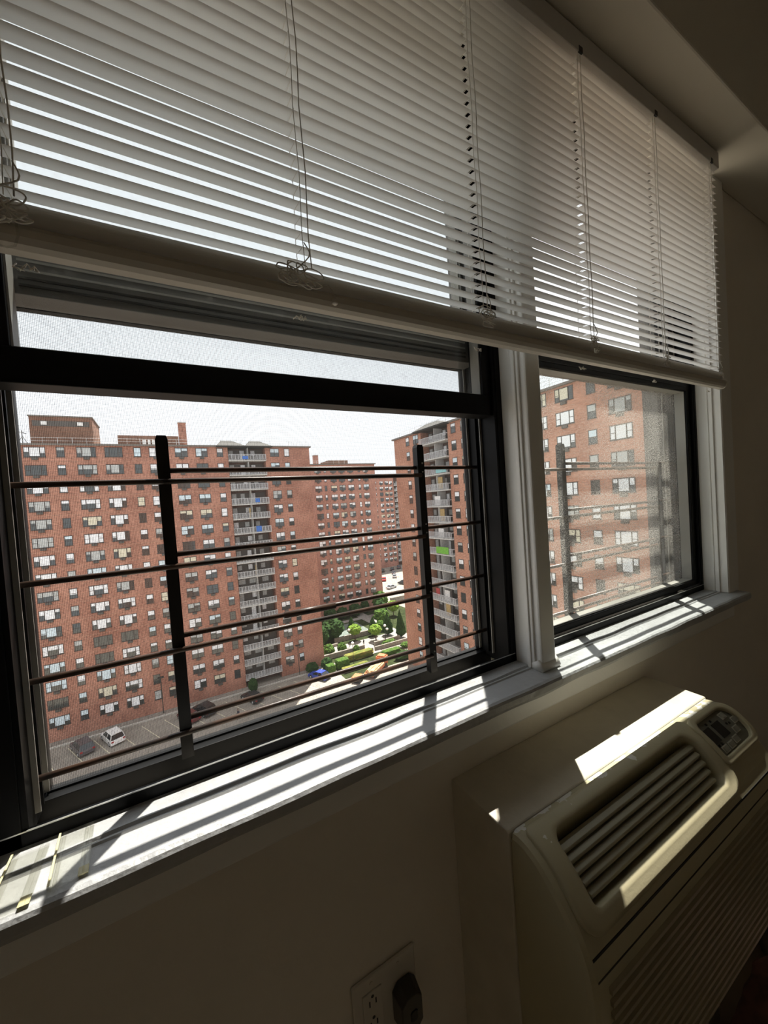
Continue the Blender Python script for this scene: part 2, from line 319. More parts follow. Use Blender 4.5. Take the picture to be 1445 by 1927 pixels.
# ------------------------------------------------------------------ windows
def sash(win, x0, x1, z0, z1, y0, y1, yg, bot, top, st, m, mg, inner, name='sash'):
    s_ = wpart(name, MB().box(x0, x1, y0, y1, z0, z0+bot).box(x0, x1, y0, y1, z1-top, z1).box(x0, x0+st, y0, y1, z0+bot, z1-top).box(x1-st, x1, y0, y1, z0+bot, z1-top), m, win, bevel=.0015)
    wpart('glass', B(x0+st-.004, x1-st+.004, yg, yg+.003, z0+bot-.004, z1-top+.004), mg, s_)
    e = .0022
    wpart('glazing_bead', MB().box(x0+st, x0+st+e, y0+.006, yg, z0+bot, z1-top).box(x1-st-e, x1-st, y0+.006, yg, z0+bot, z1-top).box(x0+st, x1-st, y0+.006, yg, z0+bot, z0+bot+e).box(x0+st, x1-st, y0+.006, yg, z1-top-e, z1-top), inner, s_)
    return s_
def window(nm, xl, xr, label, m, fl=.030, fj=.030):
    wn = empty(nm, ((xl+xr)/2, .65, ZS), label=label, cat='window', kind='structure')
    fr = MB()
    fr.box(xl, xl+fl-.016, .597, .705, ZS-.01, ZH).box(xr-fj+.014, xr, .597, .705, ZS-.01, ZH).box(xl, xr, .597, .705, ZH-.03, ZH)
    fr.box(xl, xr, .597, .604, ZS-.04, ZS+.017).box(xl, xr, .604, .705, ZS-.04, ZS-.031).box(xl, xr, .676, .705, ZS-.031, ZS+.0015)
    wpart('frame', fr, m, wn, bevel=.001)
    for xx, s in ((xl+fl-.016, 1), (xr-fj+.014, -1)):
        for yy, wdt, mm in ((.599, .003, m), (.646, .002, M['strip']), (.660, .003, m), (.688, .002, M['strip'])):
            a, b = sorted((xx, xx+s*.006)); wpart('jamb_rib', B(a, b, yy, yy+wdt, ZS+.006, ZH-.03), mm, wn)
    wpart('sill_edge', B(xl+.004, xr-.004, .5965, .5978, ZS+.0165, ZS+.0180), M['silver'], wn)
    wpart('track_strip', B(xl+fl+.02, xr-.05, .612, .614, ZS-.031, ZS+.010), M['silver'], wn)
    for xx, s in ((xl+fl-.030, 1), (xr, -1)):
        a, b = sorted((xx, xx+s*.005)); wpart('exterior_panning', B(a, b, .705, .725, ZS-.03, ZH+.02), M['extgray'], wn)
    wpart('exterior_sill', MB().prism([(.705, ZS-.06), (.705, ZS-.004), (.79, ZS-.046), (.79, ZS-.06)], xl, xr), m, wn)
    return wn
win1 = window('window_1', W1L, W1R, 'dark bronze double-hung window left, lower sash raised open over an insect screen', M['bronze'], .080)
x0, x1 = W1L+.066, W1R-.018
sash(win1, x0, x1, .168, .82, .606, .645, .637, .043, .030, .026, M['bronze'], M['glass1'], M['strip'], 'lower_sash')
sash(win1, x0, x1, .293, .905, .649, .690, .68, .052, .03, .03, M['grayal'], M['glass1'], M['strip'], 'upper_sash')
for zz in (.303, .312, .322, .334): wpart('rail_groove', B(x0+.03, x1-.03, .6475, .649, zz, zz+.003), M['bronze'] if zz < .32 else M['strip'], win1)
win2 = window('window_2', W2L, W2R, 'dark grey double-hung window right, closed behind grimy dusty glass', M['bronze'])
x0b, x1b = W2L+.018, W2R-.018
sash(win2, x0b, x1b, -.352, .335, .606, .647, .640, .017, .043, .028, M['bronze'], M['glass2'], M['strip'], 'lower_sash')
sash(win2, x0b, x1b, .297, .905, .649, .668, .66, .018, .03, .03, M['grayal'], M['glass3'], M['strip'], 'upper_sash')
wpart('head_groove', B(x0b+.03, x1b-.03, .6045, .606, .318, .320).box(x0b+.03, x1b-.03, .6045, .606, .305, .3065), M['iron'], win2)
# insect screen of the left window: frame and single wires
sx0, sx1, sz0, sz1, sy = W1L+.066, W1R-.017, ZS+.0005, .305, .698
wpart('screen_frame', MB().box(sx0, sx1, sy-.006, sy+.006, sz0, sz0+.004).box(sx0, sx1, sy-.006, sy+.006, sz1-.012, sz1).box(sx0, sx0+.004, sy-.006, sy+.006, sz0, sz1).box(sx1-.004, sx1, sy-.006, sy+.006, sz0, sz1), M['bronze'], win1)
sm = MB(); P = .0019; h = .00017
nx = int((sx1-sx0)/P); nz = int((sz1-sz0)/P)
def wire(a, b, ax):
    i = len(sm.v)
    for p in (a, b):
        for k in range(3):
            c, s_ = h*math.cos(2.094*k), h*math.sin(2.094*k)
            sm.v.append((p[0]+(c if ax == 'z' else 0), p[1]+s_, p[2]+(c if ax == 'x' else 0)))
    for k in range(3): sm.f.append((i+k, i+(k+1) % 3, i+3+(k+1) % 3, i+3+k))
for i in range(nx): wire((sx0+i*P, sy, sz0), (sx0+i*P, sy, sz1), 'z')
for i in range(nz): wire((sx0, sy, sz0+i*P), (sx1, sy, sz0+i*P), 'x')
o = wpart('screen_wires', sm, M['mesh'], win1); o['kind'] = 'stuff'

# window guards: two sliding halves, four rods each, two channel uprights
def guard(xl, xr, b1, b2, label, sag):
    g = empty('window_guard', ((xl+xr)/2, .665, ZS+.008), label=label, cat='window guard', group='child safety window guards')
    yg = .664; r = .0041
    zA = (.0515, -.0755, -.201, -.327); zB = (.0675, -.0595, -.184, -.311)
    def chan(x, z0, z1):
        wd = .0165; t = .0025
        poly = [(x, yg-.008), (x+wd, yg-.008), (x+wd, yg+.008), (x+wd-t, yg+.008), (x+wd-t, yg-.008+t), (x+t, yg-.008+t), (x+t, yg+.008), (x, yg+.008)]
        mb = MB(); n = len(poly)
        for z in (z0, z1-.006): mb.v += [(a, b, z) for a, b in poly]
        cxm = x+wd/2
        mb.v += [(cxm+(a-cxm)*.72, b, z1) for a, b in poly]
        for lv in (0, 1):
            for k in range(n): mb.f.append((lv*n+k, lv*n+(k+1) % n, lv*n+n+(k+1) % n, lv*n+n+k))
        mb.f += [tuple(range(n-1, -1, -1)), tuple(range(2*n, 3*n))]
        return mb
    u1 = wpart('upright', chan(b1, ZS+.004, .119), M['iron'], g); u2_ = wpart('upright', chan(b2, ZS+.004, .111), M['iron'], g)
    for z in zA: wpart('rod', MB().tube([(xl, yg-.010, z), (b2+.006, yg-.010, z-.004)], r, 10), M['rust'], g, smooth=True)
    for i, z in enumerate(zB):
        wpart('rod', MB().tube([(b1+.006, yg+.001, z), (xr, yg+.001, z-.005)], r, 10), M['rust'], g, smooth=True)
        wpart('rivet', MB().tube([(b2+.011, yg-.0082, z-.004+.009), (b2+.011, yg-.0105, z-.004+.009)], [.0022, .0012], 8).tube([(b2+.011, yg-.0082, z-.004-.009), (b2+.011, yg-.010, z-.004-.009)], [.0018, .001], 8), M['screw'], u2_, smooth=True)
    if sag: wpart('sleeve', MB().tube([(sag, yg+.001, zB[2]-.002), (sag+.095, yg+.001, zB[2]-.003)], r*1.45, 10), M['rust'], g, smooth=True)
    return g
guard(W1L+.062, W1R-.014, -.005, .460, 'black metal bar guard in the open left window', .165)
guard(W2L+.014, W2R-.014, .925, 1.405, 'black metal bar guard behind the dusty right window', None)

# ------------------------------------------------------------------ venetian blind
BX0, BX1, BY, BZ = -0.33, 1.468, 0.503, 0.265
bl = empty('venetian_blind', ((BX0+BX1)/2, BY, BZ), label='white venetian blind half raised across both windows', cat='blind')
LAD = (-0.105, 0.188, 0.506, 0.816, 1.117, 1.425)
PITCH, SW, TILT = 0.0195, 0.0252, math.radians(-12)
def slat_mesh(tilt, flat=False):
    vs = [-1, -.72, -.4, -.13, .13, .4, .72, 1]
    xs = {BX0, BX1}
    for l in LAD: xs |= {l-.0035, l+.0035}
    for i in range(1, 24): xs.add(BX0+(BX1-BX0)*i/24)
    xs = sorted(xs); mb = MB(); n = len(vs); holes = [(l-.0036, l+.0036) for l in LAD[2:]]
    for x in xs:
        for v in vs:
            y = v*SW/2; z = (1-v*v)*.0022 - .0012
            mb.v.append((x, y*math.cos(tilt)-z*math.sin(tilt), y*math.sin(-tilt)*-1+z*math.cos(tilt)))
    for i in range(len(xs)-1):
        xm = (xs[i]+xs[i+1])/2; hole = any(a < xm < b and xs[i+1]-xs[i] < .0075 for a, b in holes)
        for j in range(n-1):
            if hole and 2 <= j <= 4 and not flat: continue
            mb.f.append((i*n+j, i*n+j+1, (i+1)*n+j+1, (i+1)*n+j))
    return mb.mesh('slat', M['slat'], True)
# inner (room side, -y) edge lower by 12 degrees: rotate about x so that y=-w/2 goes down
sm_ = slat_mesh(-TILT); smflat = slat_mesh(0.0, True)
NS = 30
for i in range(NS):
    o = link('slat', sm_, bl, (-(BX0+BX1)/2, 0, (0.326-BZ)+i*PITCH + random.uniform(-.0004, .0004)))
    o.rotation_euler = (random.uniform(-.012, .012), random.uniform(-.0004, .0004), 0)
for i in range(11):
    o = link('slat', smflat, bl, (-(BX0+BX1)/2, random.uniform(-.0007, .0007), (0.2925-BZ)+i*.0018))
    o.rotation_euler = (random.uniform(-.01, .01), 0, 0)
rp = [(BY-.013, .284), (BY-.0135, .276), (BY-.011, .270), (BY-.006, .2665), (BY+.006, .2665), (BY+.011, .270), (BY+.0135, .276), (BY+.013, .284), (BY+.009, .2895), (BY-.009, .2895)]
br = wpart('bottom_rail', MB().prism(rp, BX0-.004, BX1+.01), M['rail'], bl)
wpart('end_cap', MB().prism([(BY+(y-BY)*1.08, .2785+(z-.2785)*1.08) for y, z in rp], BX1+.01, BX1+.014), M['rail'], br)
hr = wpart('headrail', B(BX0, BX1+.004, .483, .520, .898, .942), M['hrail'], bl, bevel=.002)
for l in LAD:
    wpart('cord_slot', B(l-.006, l+.006, .4822, .486, .8975, .909), M['slot'], hr)
def cord_path(l, y):
    return [(l + .0012*math.sin(k*1.7+l*9), y, .905-(.905-.312)*k/14) for k in range(15)]
for l in LAD:
    mb = MB().tube(cord_path(l-.004, BY-.0135), .0005, 5).tube(cord_path(l-.004, BY+.0135), .0005, 5)
    for i in range(NS):
        z = .326+i*PITCH; mb.tube([(l-.004, BY-.0135, z-.0032), (l-.004, BY+.0135, z+.0012)], .0004, 4)
    wpart('ladder_cord', mb, M['cord'], bl)
    wpart('lift_cord', MB().tube(cord_path(l+.004, BY-.0150), .0008, 6), M['cord'], bl, smooth=True)
def tangle(l, n, spread, zc, yc, r=.0008, seed=1):
    rd = random.Random(seed); pts = []; x, z = l+.004, .325
    pts.append((x, BY-.015, z+.02)); pts.append((x+.004, yc, z))
    for k in range(n):
        cx_ = l + rd.uniform(-spread, spread*.6); cz = zc + rd.uniform(-.011, .014) - .006*(k/n); a0 = rd.uniform(0, 6.28); rr = rd.uniform(.004, .010); el = rd.uniform(.45, 1)
        for q in range(7):
            a = a0+q*.95; pts.append((cx_+rr*1.5*math.cos(a), yc+rd.uniform(-.004, .002), cz+rr*el*math.sin(a)))
    # Catmull-Rom smoothing
    out = []
    V = [Vector(p) for p in pts]
    for i in range(len(V)-1):
        p0, p1, p2, p3 = V[max(i-1, 0)], V[i], V[i+1], V[min(i+2, len(V)-1)]
        for t in (0, .25, .5, .75):
            out.append(.5*((2*p1)+(p2-p0)*t+(2*p0-5*p1+4*p2-p3)*t*t+(3*p1-p0-3*p2+p3)*t**3))
    out.append(V[-1]); return MB().tube(out, r, 5)
for i, (l, n, sp) in enumerate(((-.105, 8, .018), (.180, 10, .028), (.506, 7, .011), (.816, 7, .011), (1.117, 7, .011), (1.425, 3, .007))):
    wpart('cord_tangle', tangle(l, n, sp, .300, BY-.0195, seed=i+3), M['cord'], bl, smooth=True)
    mbx = MB(); rd = random.Random(i+40); pp = []
    for q in range(16): pp.append((l-.006+.016*(q/15)+rd.uniform(-.004, .004), BY+.012+rd.uniform(-.002, .004), .264-abs(math.sin(q*.9+i))*.007))
    wpart('cord_loop', mbx.tube(pp, .0008, 5), M['cord'], bl, smooth=True)
wpart('cord_knot', MB().tube([(.222, BY-.0165, .2790), (.222, BY-.0165, .2765), (.222, BY-.0165, .2725), (.222, BY-.0165, .2705)], [.002, .0042, .0042, .002], 10).tube([(.206, BY-.017, .2935), (.213, BY-.018, .2945), (.219, BY-.018, .290), (.222, BY-.0165, .279)], .0007, 5), M['rail'], bl, smooth=True)
# pull loop at the far left
wpart('cord_loop', MB().tube([(-.130, BY-.0165, .290), (-.128, BY-.017, .272), (-.118, BY-.017, .2625), (-.110, BY-.017, .2610), (-.104, BY-.017, .264), (-.101, BY-.017, .275), (-.103, BY-.016, .30)], .0011, 6), M['clear'], bl, smooth=True)

# ------------------------------------------------------------------ clear plastic strips on the sill
def strip(xa, xb, ya, yb, skew, label):
    s_ = empty('plastic_strip', ((xa+xb)/2, (ya+yb)/2, ZS), label=label, cat='plastic strip', group='clear plastic strips on the sill')
    z = ZS+.0005
    def q(x, y): return x + skew*(yb-y)
    def bar(x0, x1, z0, z1, y0=ya, y1=yb):
        mb = MB(); i = 0
        mb.v = [(q(x0, y0), y0, z0), (q(x1, y0), y0, z0), (q(x1, y1), y1, z0), (q(x0, y1), y1, z0), (q(x0, y0), y0, z1), (q(x1, y0), y0, z1), (q(x1, y1), y1, z1), (q(x0, y1), y1, z1)]
        mb.f = [(0, 3, 2, 1), (4, 5, 6, 7), (0, 1, 5, 4), (1, 2, 6, 5), (2, 3, 7, 6), (3, 0, 4, 7)]; return mb
    wpart('base_sheet', bar(xa, xb, z, z+.0012), M['clear'], s_)
    for x in (xa, xa+.0045, xb-.008, xb-.0035): wpart('rib', bar(x, x+.003, z+.0012, z+.0045), M['clear'], s_)
    wpart('adhesive_patch', bar(xb-.009, xb, z+.0012, z+.002, ya, ya+.012), M['yellow'], s_)
    wpart('adhesive_edge', bar(xa+.0005, xa+.0025, z+.0045, z+.005), M['yellow'], s_)
strip(-.178, -.144, .503, .583, .0, 'clear plastic strip on the sill nearest the left picture edge')
strip(-.137, -.103, .511, .589, .06, 'clear plastic strip with yellow edge, second from the left picture edge')

# ------------------------------------------------------------------ air conditioner
M['ledge'] = mat('cream_ledge_paint', (0.70, 0.645, 0.535), 0.55, spec=0.35, var=0.08, vscale=14, bump=0.35, bscale=60)
acb = wpart('air_conditioner_ledge', wavy_prism([(.5452, -.507), (.45, -.507), (.415, -.508), (.412, -.511), (.412, FLOOR), (.5452, FLOOR)], .41, 1.062, 40, .0012), M['ledge'], None, bevel=.002)
tag(acb, 'cream plastered box built out from the wall under the sill', 'ledge', kind='structure')
PR = [(.4115, -.5085), (.402, -.5068), (.388, -.508), (.374, -.512), (.360, -.5195), (.346, -.530), (.332, -.5435), (.318, -.560), (.306, -.578), (.297, -.597), (.291, -.618), (.288, -.645), (.287, -.70), (.287, -.78), (.287, -.862)]
SL = [0]
for a, b in zip(PR, PR[1:]): SL.append(SL[-1]+math.hypot(b[0]-a[0], b[1]-a[1]))
def prof(s, off=0.0):
    s = max(0, min(SL[-1], s)); i = 0
    while i < len(SL)-2 and SL[i+1] < s: i += 1
    def tang(k):
        a, b = PR[max(k-1, 0)], PR[min(k+1, len(PR)-1)]; l = math.hypot(b[0]-a[0], b[1]-a[1]); return ((b[0]-a[0])/l, (b[1]-a[1])/l)
    t = (s-SL[i])/(SL[i+1]-SL[i]); y = PR[i][0]*(1-t)+PR[i+1][0]*t; z = PR[i][1]*(1-t)+PR[i+1][1]*t
    t0, t1 = tang(i), tang(i+1); tx, tz = t0[0]*(1-t)+t1[0]*t, t0[1]*(1-t)+t1[1]*t; l = math.hypot(tx, tz)
    nx, nz = tz/l, -tx/l           # outward: towards -y / +z
    return (y+nx*off, z+nz*off)
def s_at_z(z):
    for i in range(1, len(PR)-1):
        if PR[i+1][1] <= z <= PR[i][1]: return SL[i]+(SL[i+1]-SL[i])*(PR[i][1]-z)/(PR[i][1]-PR[i+1][1])
AX0, AX1 = .414, 1.060
ac = empty('air_conditioner', ((AX0+AX1)/2, .36, -.865), label='beige plastic wall air conditioner with louvred front and chipped white paint', cat='air conditioner')
V0, V1, VS0, VS1 = .458, .868, .034, s_at_z(-.566)      # vent opening in (x, s)
mb = MB(); ss = sorted(set([SL[-1]*i/40 for i in range(41)] + [VS0-.008, VS1+.006])); xs = [AX0, AX0+.004, V0-.010, V1+.010, AX1-.004, AX1]
xs = [AX0, AX0+.003, AX0+.010, V0-.008, (V0+V1)/2, V1+.008, AX1-.010, AX1-.003, AX1]; offs = [-.010, -.003, 0, 0, 0, 0, 0, -.003, -.010]
for x, of in zip(xs, offs):
    for s in ss: y, z = prof(s, of); mb.v.append((x, y, z))
n = len(ss)
for i in range(len(xs)-1):
    for j in range(n-1):
        sm2 = (ss[j]+ss[j+1])/2; xm = (xs[i]+xs[i+1])/2
        if V0-.009 < xm < V1+.009 and VS0-.008 < sm2 < VS1+.006: continue
        mb.f.append((i*n+j, i*n+j+1, (i+1)*n+j+1, (i+1)*n+j))
i0 = len(mb.v)
for x in (AX0, AX1):
    mb.v += [(x, .4118, z) for z in (-.512, -.862)]
mb.f.append(tuple(range(0, n)) + (i0+1, i0)); mb.f.append(tuple(range((len(xs)-1)*n+n-1, (len(xs)-1)*n-1, -1)) + (i0+2, i0+3))
mb.f.append((n-1, (len(xs)-1)*n+n-1, i0+3, i0+1))
wpart('body', mb, M['ac'], ac, smooth=False)
def rr_outline(x0, x1, s0, s1, rad, nper=8, rads=None):
    pts = []; rads = rads or (rad,)*4
    for (cx_, cs, a0, r_) in ((x1-rads[0], s0+rads[0], -90, rads[0]), (x1-rads[1], s1-rads[1], 0, rads[1]), (x0+rads[2], s1-rads[2], 90, rads[2]), (x0+rads[3], s0+rads[3], 180, rads[3])):
        for k in range(nper+1):
            a = math.radians(a0+90*k/nper); pts.append((cx_+r_*math.cos(a), cs+r_*math.sin(a)))
    return pts
def dens(pts, m=4):
    out = []
    for i, p in enumerate(pts):
        q = pts[(i+1) % len(pts)]; d = math.dist(p, q); k = max(1, int(d/.02))
        for t in range(k): out.append((p[0]+(q[0]-p[0])*t/k, p[1]+(q[1]-p[1])*t/k))
    return out
def ring(outer, inner, h, skirt_out, skirt_in, lvl=4, round_=.003):
    """a raised frame that follows the curved front: outer and inner outlines in (x, s)"""
    mb = MB(); N_ = len(outer)
    loops = [[(p, skirt_out) for p in outer], [(p, h-round_) for p in outer]]
    def shr(p, c, d): 
        v = Vector((c[0]-p[0], c[1]-p[1])); v.normalize(); return (p[0]+v.x*d, p[1]+v.y*d)
    for t in range(lvl+1):
        f = .04 + .92*t/lvl; loops.append([((a[0]+(b[0]-a[0])*f, a[1]+(b[1]-a[1])*f), h) for a, b in zip(outer, inner)])
    loops.append([(p, h-round_) for p in inner]); loops.append([(p, skirt_in) for p in inner])
    for lp in loops:
        for (x, s), of in lp: y, z = prof(s, of); mb.v.append((x, y, z))
    for i in range(len(loops)-1):
        for j in range(N_): mb.f.append((i*N_+j, i*N_+(j+1) % N_, (i+1)*N_+(j+1) % N_, (i+1)*N_+j))
    return mb
PS1 = s_at_z(-.585)
outer = rr_outline(.426, .900, .012, PS1, .03, 8, (.012, .030, .030, .012)); inner = rr_outline(V0, V1, VS0, VS1, .02, 8, (.026, .016, .012, .022))
def resamp(o_, i_):      # same number of points on both, by segment
    a, b = [], []
    n_ = len(o_)
    for k in range(n_):
        p, q = o_[k], o_[(k+1) % n_]; p2, q2 = i_[k], i_[(k+1) % n_]; m_ = max(1, int(max(math.dist(p, q), math.dist(p2, q2))/.02))
        for t in range(m_):
            f = t/m_; a.append((p[0]+(q[0]-p[0])*f, p[1]+(q[1]-p[1])*f)); b.append((p2[0]+(q2[0]-p2[0])*f, p2[1]+(q2[1]-p2[1])*f))
    return a, b
outer, inner = resamp(outer, inner)
wpart('upper_panel', ring(outer, inner, .0075, -.002, -.035), M['ac'], ac, smooth=True)
# vent cavity and louvres
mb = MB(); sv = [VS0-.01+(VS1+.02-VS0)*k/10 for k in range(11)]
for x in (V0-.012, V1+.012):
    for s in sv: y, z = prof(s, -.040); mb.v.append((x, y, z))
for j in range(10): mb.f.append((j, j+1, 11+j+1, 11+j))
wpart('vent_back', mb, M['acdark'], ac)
for k in range(5):
    s = VS0+.020+(VS1-VS0-.020)*(k+.42)/5
    y, z = prof(s, -.003); y2, z2 = y+.017, z-.001
    d = Vector((0, y2-y, z2-z)).normalized(); nrm = Vector((0, -d.z, d.y))
    if nrm.z < 0: nrm = -nrm
    sec = [(0, .0012), (.06, .0028), (.5, .0030), (1, .0010)]
    bow = lambda f: .0015*math.sin(math.pi*f)
    poly = [(y+(y2-y)*f+nrm.y*(th+bow(f)), z+(z2-z)*f+nrm.z*(th+bow(f))) for f, th in sec] + [(y+(y2-y)*f-nrm.y*(th-bow(f)), z+(z2-z)*f-nrm.z*(th-bow(f))) for f, th in reversed(sec)]
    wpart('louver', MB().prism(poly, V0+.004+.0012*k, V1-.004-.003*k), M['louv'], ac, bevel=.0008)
for k in range(5):
    x = V0+.04+k*.08; a = [prof(VS0+.004+(VS1-VS0-.01)*t/6, -.034) for t in range(7)]
    mbv = MB()
    for (y, z) in a: mbv.v += [(x, y, z), (x+.002, y, z), (x+.002, y+.006, z-.006), (x, y+.006, z-.006)]
    for t in range(6):
        for j in range(4): mbv.f.append((t*4+j, t*4+(j+1) % 4, t*4+4+(j+1) % 4, t*4+4+j))
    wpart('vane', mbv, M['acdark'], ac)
# control pod
CO0, CO1, CS0, CS1 = .893, 1.052, .022, s_at_z(-.555)
co = rr_outline(CO0, CO1, CS0, CS1, .02, 8, (.035, .024, .012, .022)); ci = rr_outline(CO0+.012, CO1-.013, CS0+.012, CS1-.011, .02, 8, (.030, .018, .008, .016))
co, ci = resamp(co, ci)
pod = wpart('control_pod', ring(co, ci, .011, -.002, .002, 3, .003), M['ac'], ac, smooth=True)
mb = MB(); 
gx = [CO0+.010+(CO1-CO0-.021)*k/8 for k in range(9)]; gs = [CS0+.010+(CS1-CS0-.019)*k/8 for k in range(9)]
for x in gx:
    for s in gs: y, z = prof(s, .003); mb.v.append((x, y, z))
for i in range(8):
    for j in range(8): mb.f.append((i*9+j, i*9+j+1, i*9+10+j, i*9+9+j))
face = wpart('control_face', mb, M['ctrl'], ac)
def patch(name, x0_, x1_, s0_, s1_, of, m, par):
    mb = MB()
    for of_ in (of, of+.0012):
        for x, s in ((x0_, s0_), (x1_, s0_), (x1_, s1_), (x0_, s1_)): y, z = prof(s, of_); mb.v.append((x, y, z))
    mb.f = [(3, 2, 1, 0), (4, 5, 6, 7), (0, 1, 5, 4), (1, 2, 6, 5), (2, 3, 7, 6), (3, 0, 4, 7)]
    return wpart(name, mb, m, par)
cs = CS1-CS0
def cp(name, fx0, fx1, fs0, fs1, m, of=.0032): return patch(name, CO0+(CO1-CO0)*fx0, CO0+(CO1-CO0)*fx1, CS0+cs*fs0, CS0+cs*fs1, of, m, face)
cp('display', .12, .30, .30, .62, M['disp']); cp('display', .37, .56, .30, .62, M['disp'])
for fx, fs in ((.66, .22), (.80, .40), (.66, .55), (.50, .68), (.34, .70), (.18, .70)):
    cp('button', fx, fx+.13, fs, fs+.14, M['btnline']); cp('button', fx+.014, fx+.116, fs+.02, fs+.12, M['btn'], .0046)
for fx, fs in ((.64, .42), (.70, .44), (.30, .22), (.42, .22), (.16, .64), (.24, .64)): cp('indicator', fx, fx+.03, fs, fs+.05, M['disp'])
# lower grille ribs
gz0 = s_at_z(-.640)
for k in range(15):
    s = gz0+(SL[-1]-gz0-.006)*k/14
    y, z = prof(s, 0)
    wpart('grille_rib', MB().prism([(y+.004, z-.004), (y-.0045, z-.0035), (y-.0045, z+.003), (y+.004, z+.0045)], AX0+.03, AX1-.03), M['acgrill'], ac)
wpart('seam', MB().prism([(prof(s_at_z(-.597), .0006)), prof(s_at_z(-.600), .0006), prof(s_at_z(-.600), -.003), prof(s_at_z(-.597), -.003)], AX0+.012, AX1-.012), M['acdark'], ac)
wpart('seam', MB().prism([(prof(s_at_z(-.620), .0006)), prof(s_at_z(-.622), .0006), prof(s_at_z(-.622), -.003), prof(s_at_z(-.620), -.003)], AX0+.012, AX1-.012), M['acdark'], ac)

# ------------------------------------------------------------------ outlet with a plugged adapter
ou = empty('wall_outlet', (.25, YW, -.796), label='ivory double-gang wall outlet plate below the left window', cat='outlet')
wpart('cover_plate', B(.192, .307, .5395, .5448, -.853, -.740), M['plate'], ou, bevel=.003)
rc = wpart('receptacle', B(.208, .242, .5375, .541, -.83, -.763), M['plate'], ou, bevel=.0008)
for zc in (-.779, -.813):
    wpart('socket_slot', B(.2185, .2205, .5370, .539, zc-.006, zc+.003), M['slot'], rc); wpart('socket_slot', B(.2295, .2315, .5370, .539, zc-.005, zc+.003), M['slot'], rc)
    wpart('ground_hole', MB().tube([(.225, .5372, zc+.0085), (.225, .539, zc+.0085)], .0026, 8), M['slot'], rc)
for xs_, zs_ in ((.225, -.7515), (.2735, -.7515)): wpart('plate_screw', MB().tube([(xs_, .5400, zs_), (xs_, .5388, zs_)], [.0032, .0026], 10), M['plate'], ou)
pl = empty('plug_adapter', (.282, .52, -.80), label='dark octagonal plug-in adapter in the right half of the wall outlet', cat='plug')
def octo(cx_, cz, w_, h_, y0_, y1_, ch):
    poly = [(cx_-w_, cz-h_+ch), (cx_-w_+ch, cz-h_), (cx_+w_-ch, cz-h_), (cx_+w_, cz-h_+ch), (cx_+w_, cz+h_-ch), (cx_+w_-ch, cz+h_), (cx_-w_+ch, cz+h_), (cx_-w_, cz+h_-ch)]
    mb = MB(); mb.v = [(x, y0_, z) for x, z in poly]+[(cx_+(x-cx_)*.86, y1_, cz+(z-cz)*.86) for x, z in poly]
    mb.f = [tuple(range(7, -1, -1)), tuple(range(8, 16))]+[(k, (k+1) % 8, 8+(k+1) % 8, 8+k) for k in range(8)]; return mb
wpart('body', octo(.281, -.812, .022, .034, .539, .512, .011), M['plug'], pl, bevel=.002)
wpart('prong_hole', octo(.283, -.815, .007, .009, .5125, .5105, .003), M['slot'], pl)
cv = MB().tube([(.281, .514, -.835), (.285, .500, -.86), (.30, .505, -.92), (.345, .52, -1.0), (.36, .525, -1.1), (.33, .53, -1.25), (.30, .45, FLOOR+.006)], .0035, 8)
wpart('cord', cv, M['plug'], pl, smooth=True)

# ------------------------------------------------------------------ heap on the floor beyond the air conditioner
def crumple(name, loc, sx, sy, sz, m, label, cat, seed):
    bm = bmesh.new(); bmesh.ops.create_icosphere(bm, subdivisions=5, radius=1)
    for v in bm.verts:
        p = v.co.copy(); d = 1+.16*noise.noise(p*2.1+Vector((seed, 0, 0)))+.13*abs(noise.noise(p*4.5+Vector((0, seed, 0))))+.07*abs(noise.noise(p*9+Vector((0, 0, seed))))
        v.co = Vector((p.x*sx*d, p.y*sy*d, max(p.z*sz*d, -sz*.55)+sz*.55))
    me = bpy.data.meshes.new(name); bm.to_mesh(me); bm.free(); me.materials.append(m)
    for p in me.polygons: p.use_smooth = True
    o = link(name, me, None, loc); tag(o, label, cat); return o
crumple('cloth_heap', (1.02, .20, FLOOR), .23, .155, .21, M['cloth_d'], 'heap of dark patterned cloth on the floor past the air conditioner', 'cloth', 3.1)
crumple('paper_bag', (1.43, .33, FLOOR), .14, .14, .27, M['bag'], 'crumpled pale grey bag on the floor at the right picture edge', 'bag', 8.4)

# ================================================================== outside
G = -33.4; TOP = 12.2; PIT_F = 2.75
# ground, lot, garden
gr = empty('ground', (30, 80, G), label='pale concrete ground of the courtyard far below', cat='ground', kind='structure')
wpart('paving_slab', B(-120, 220, 0.8, 320, G-.5, G), M['lot'], gr)
for k in range(14):
    xb = -18.2+k*3.1
    if xb > 20: break
    mb = MB(); x0_, y0_ = xb, 73.0; dx, dy = 2.5, -5.4
    mb.v = [(x0_, y0_, G+.012), (x0_+.14, y0_, G+.012), (x0_+.14+dx, y0_+dy, G+.012), (x0_+dx, y0_+dy, G+.012)]; mb.f = [(0, 3, 2, 1)]
    wpart('parking_line', mb, M['line'], gr)
wpart('kerb', B(-60, 26.5, 74.3, 74.6, G, G+.16), M['curb'], gr)
wpart('planting_strip', B(-60, 26.5, 74.6, 76.2, G, G+.10), M['pwall'], gr)
wpart('lawn_bed', B(26.8, 62, 76, 107, G, G+.05), M['lawn'], gr)
wpart('lawn_bed', B(27.5, 44, 67.5, 75, G, G+.05), M['lawn'], gr)
wpart('court', B(33.5, 44, 87, 98, G+.05, G+.09), M['court'], gr)
wpart('path', B(26.6, 50, 79.6, 84.0, G+.05, G+.10), M['path'], gr)
wpart('path', B(30, 52, 99, 101, G+.05, G+.10), M['path'], gr)
wpart('path', B(46.5, 49.5, 74, 104, G+.05, G+.11), M['path'], gr)
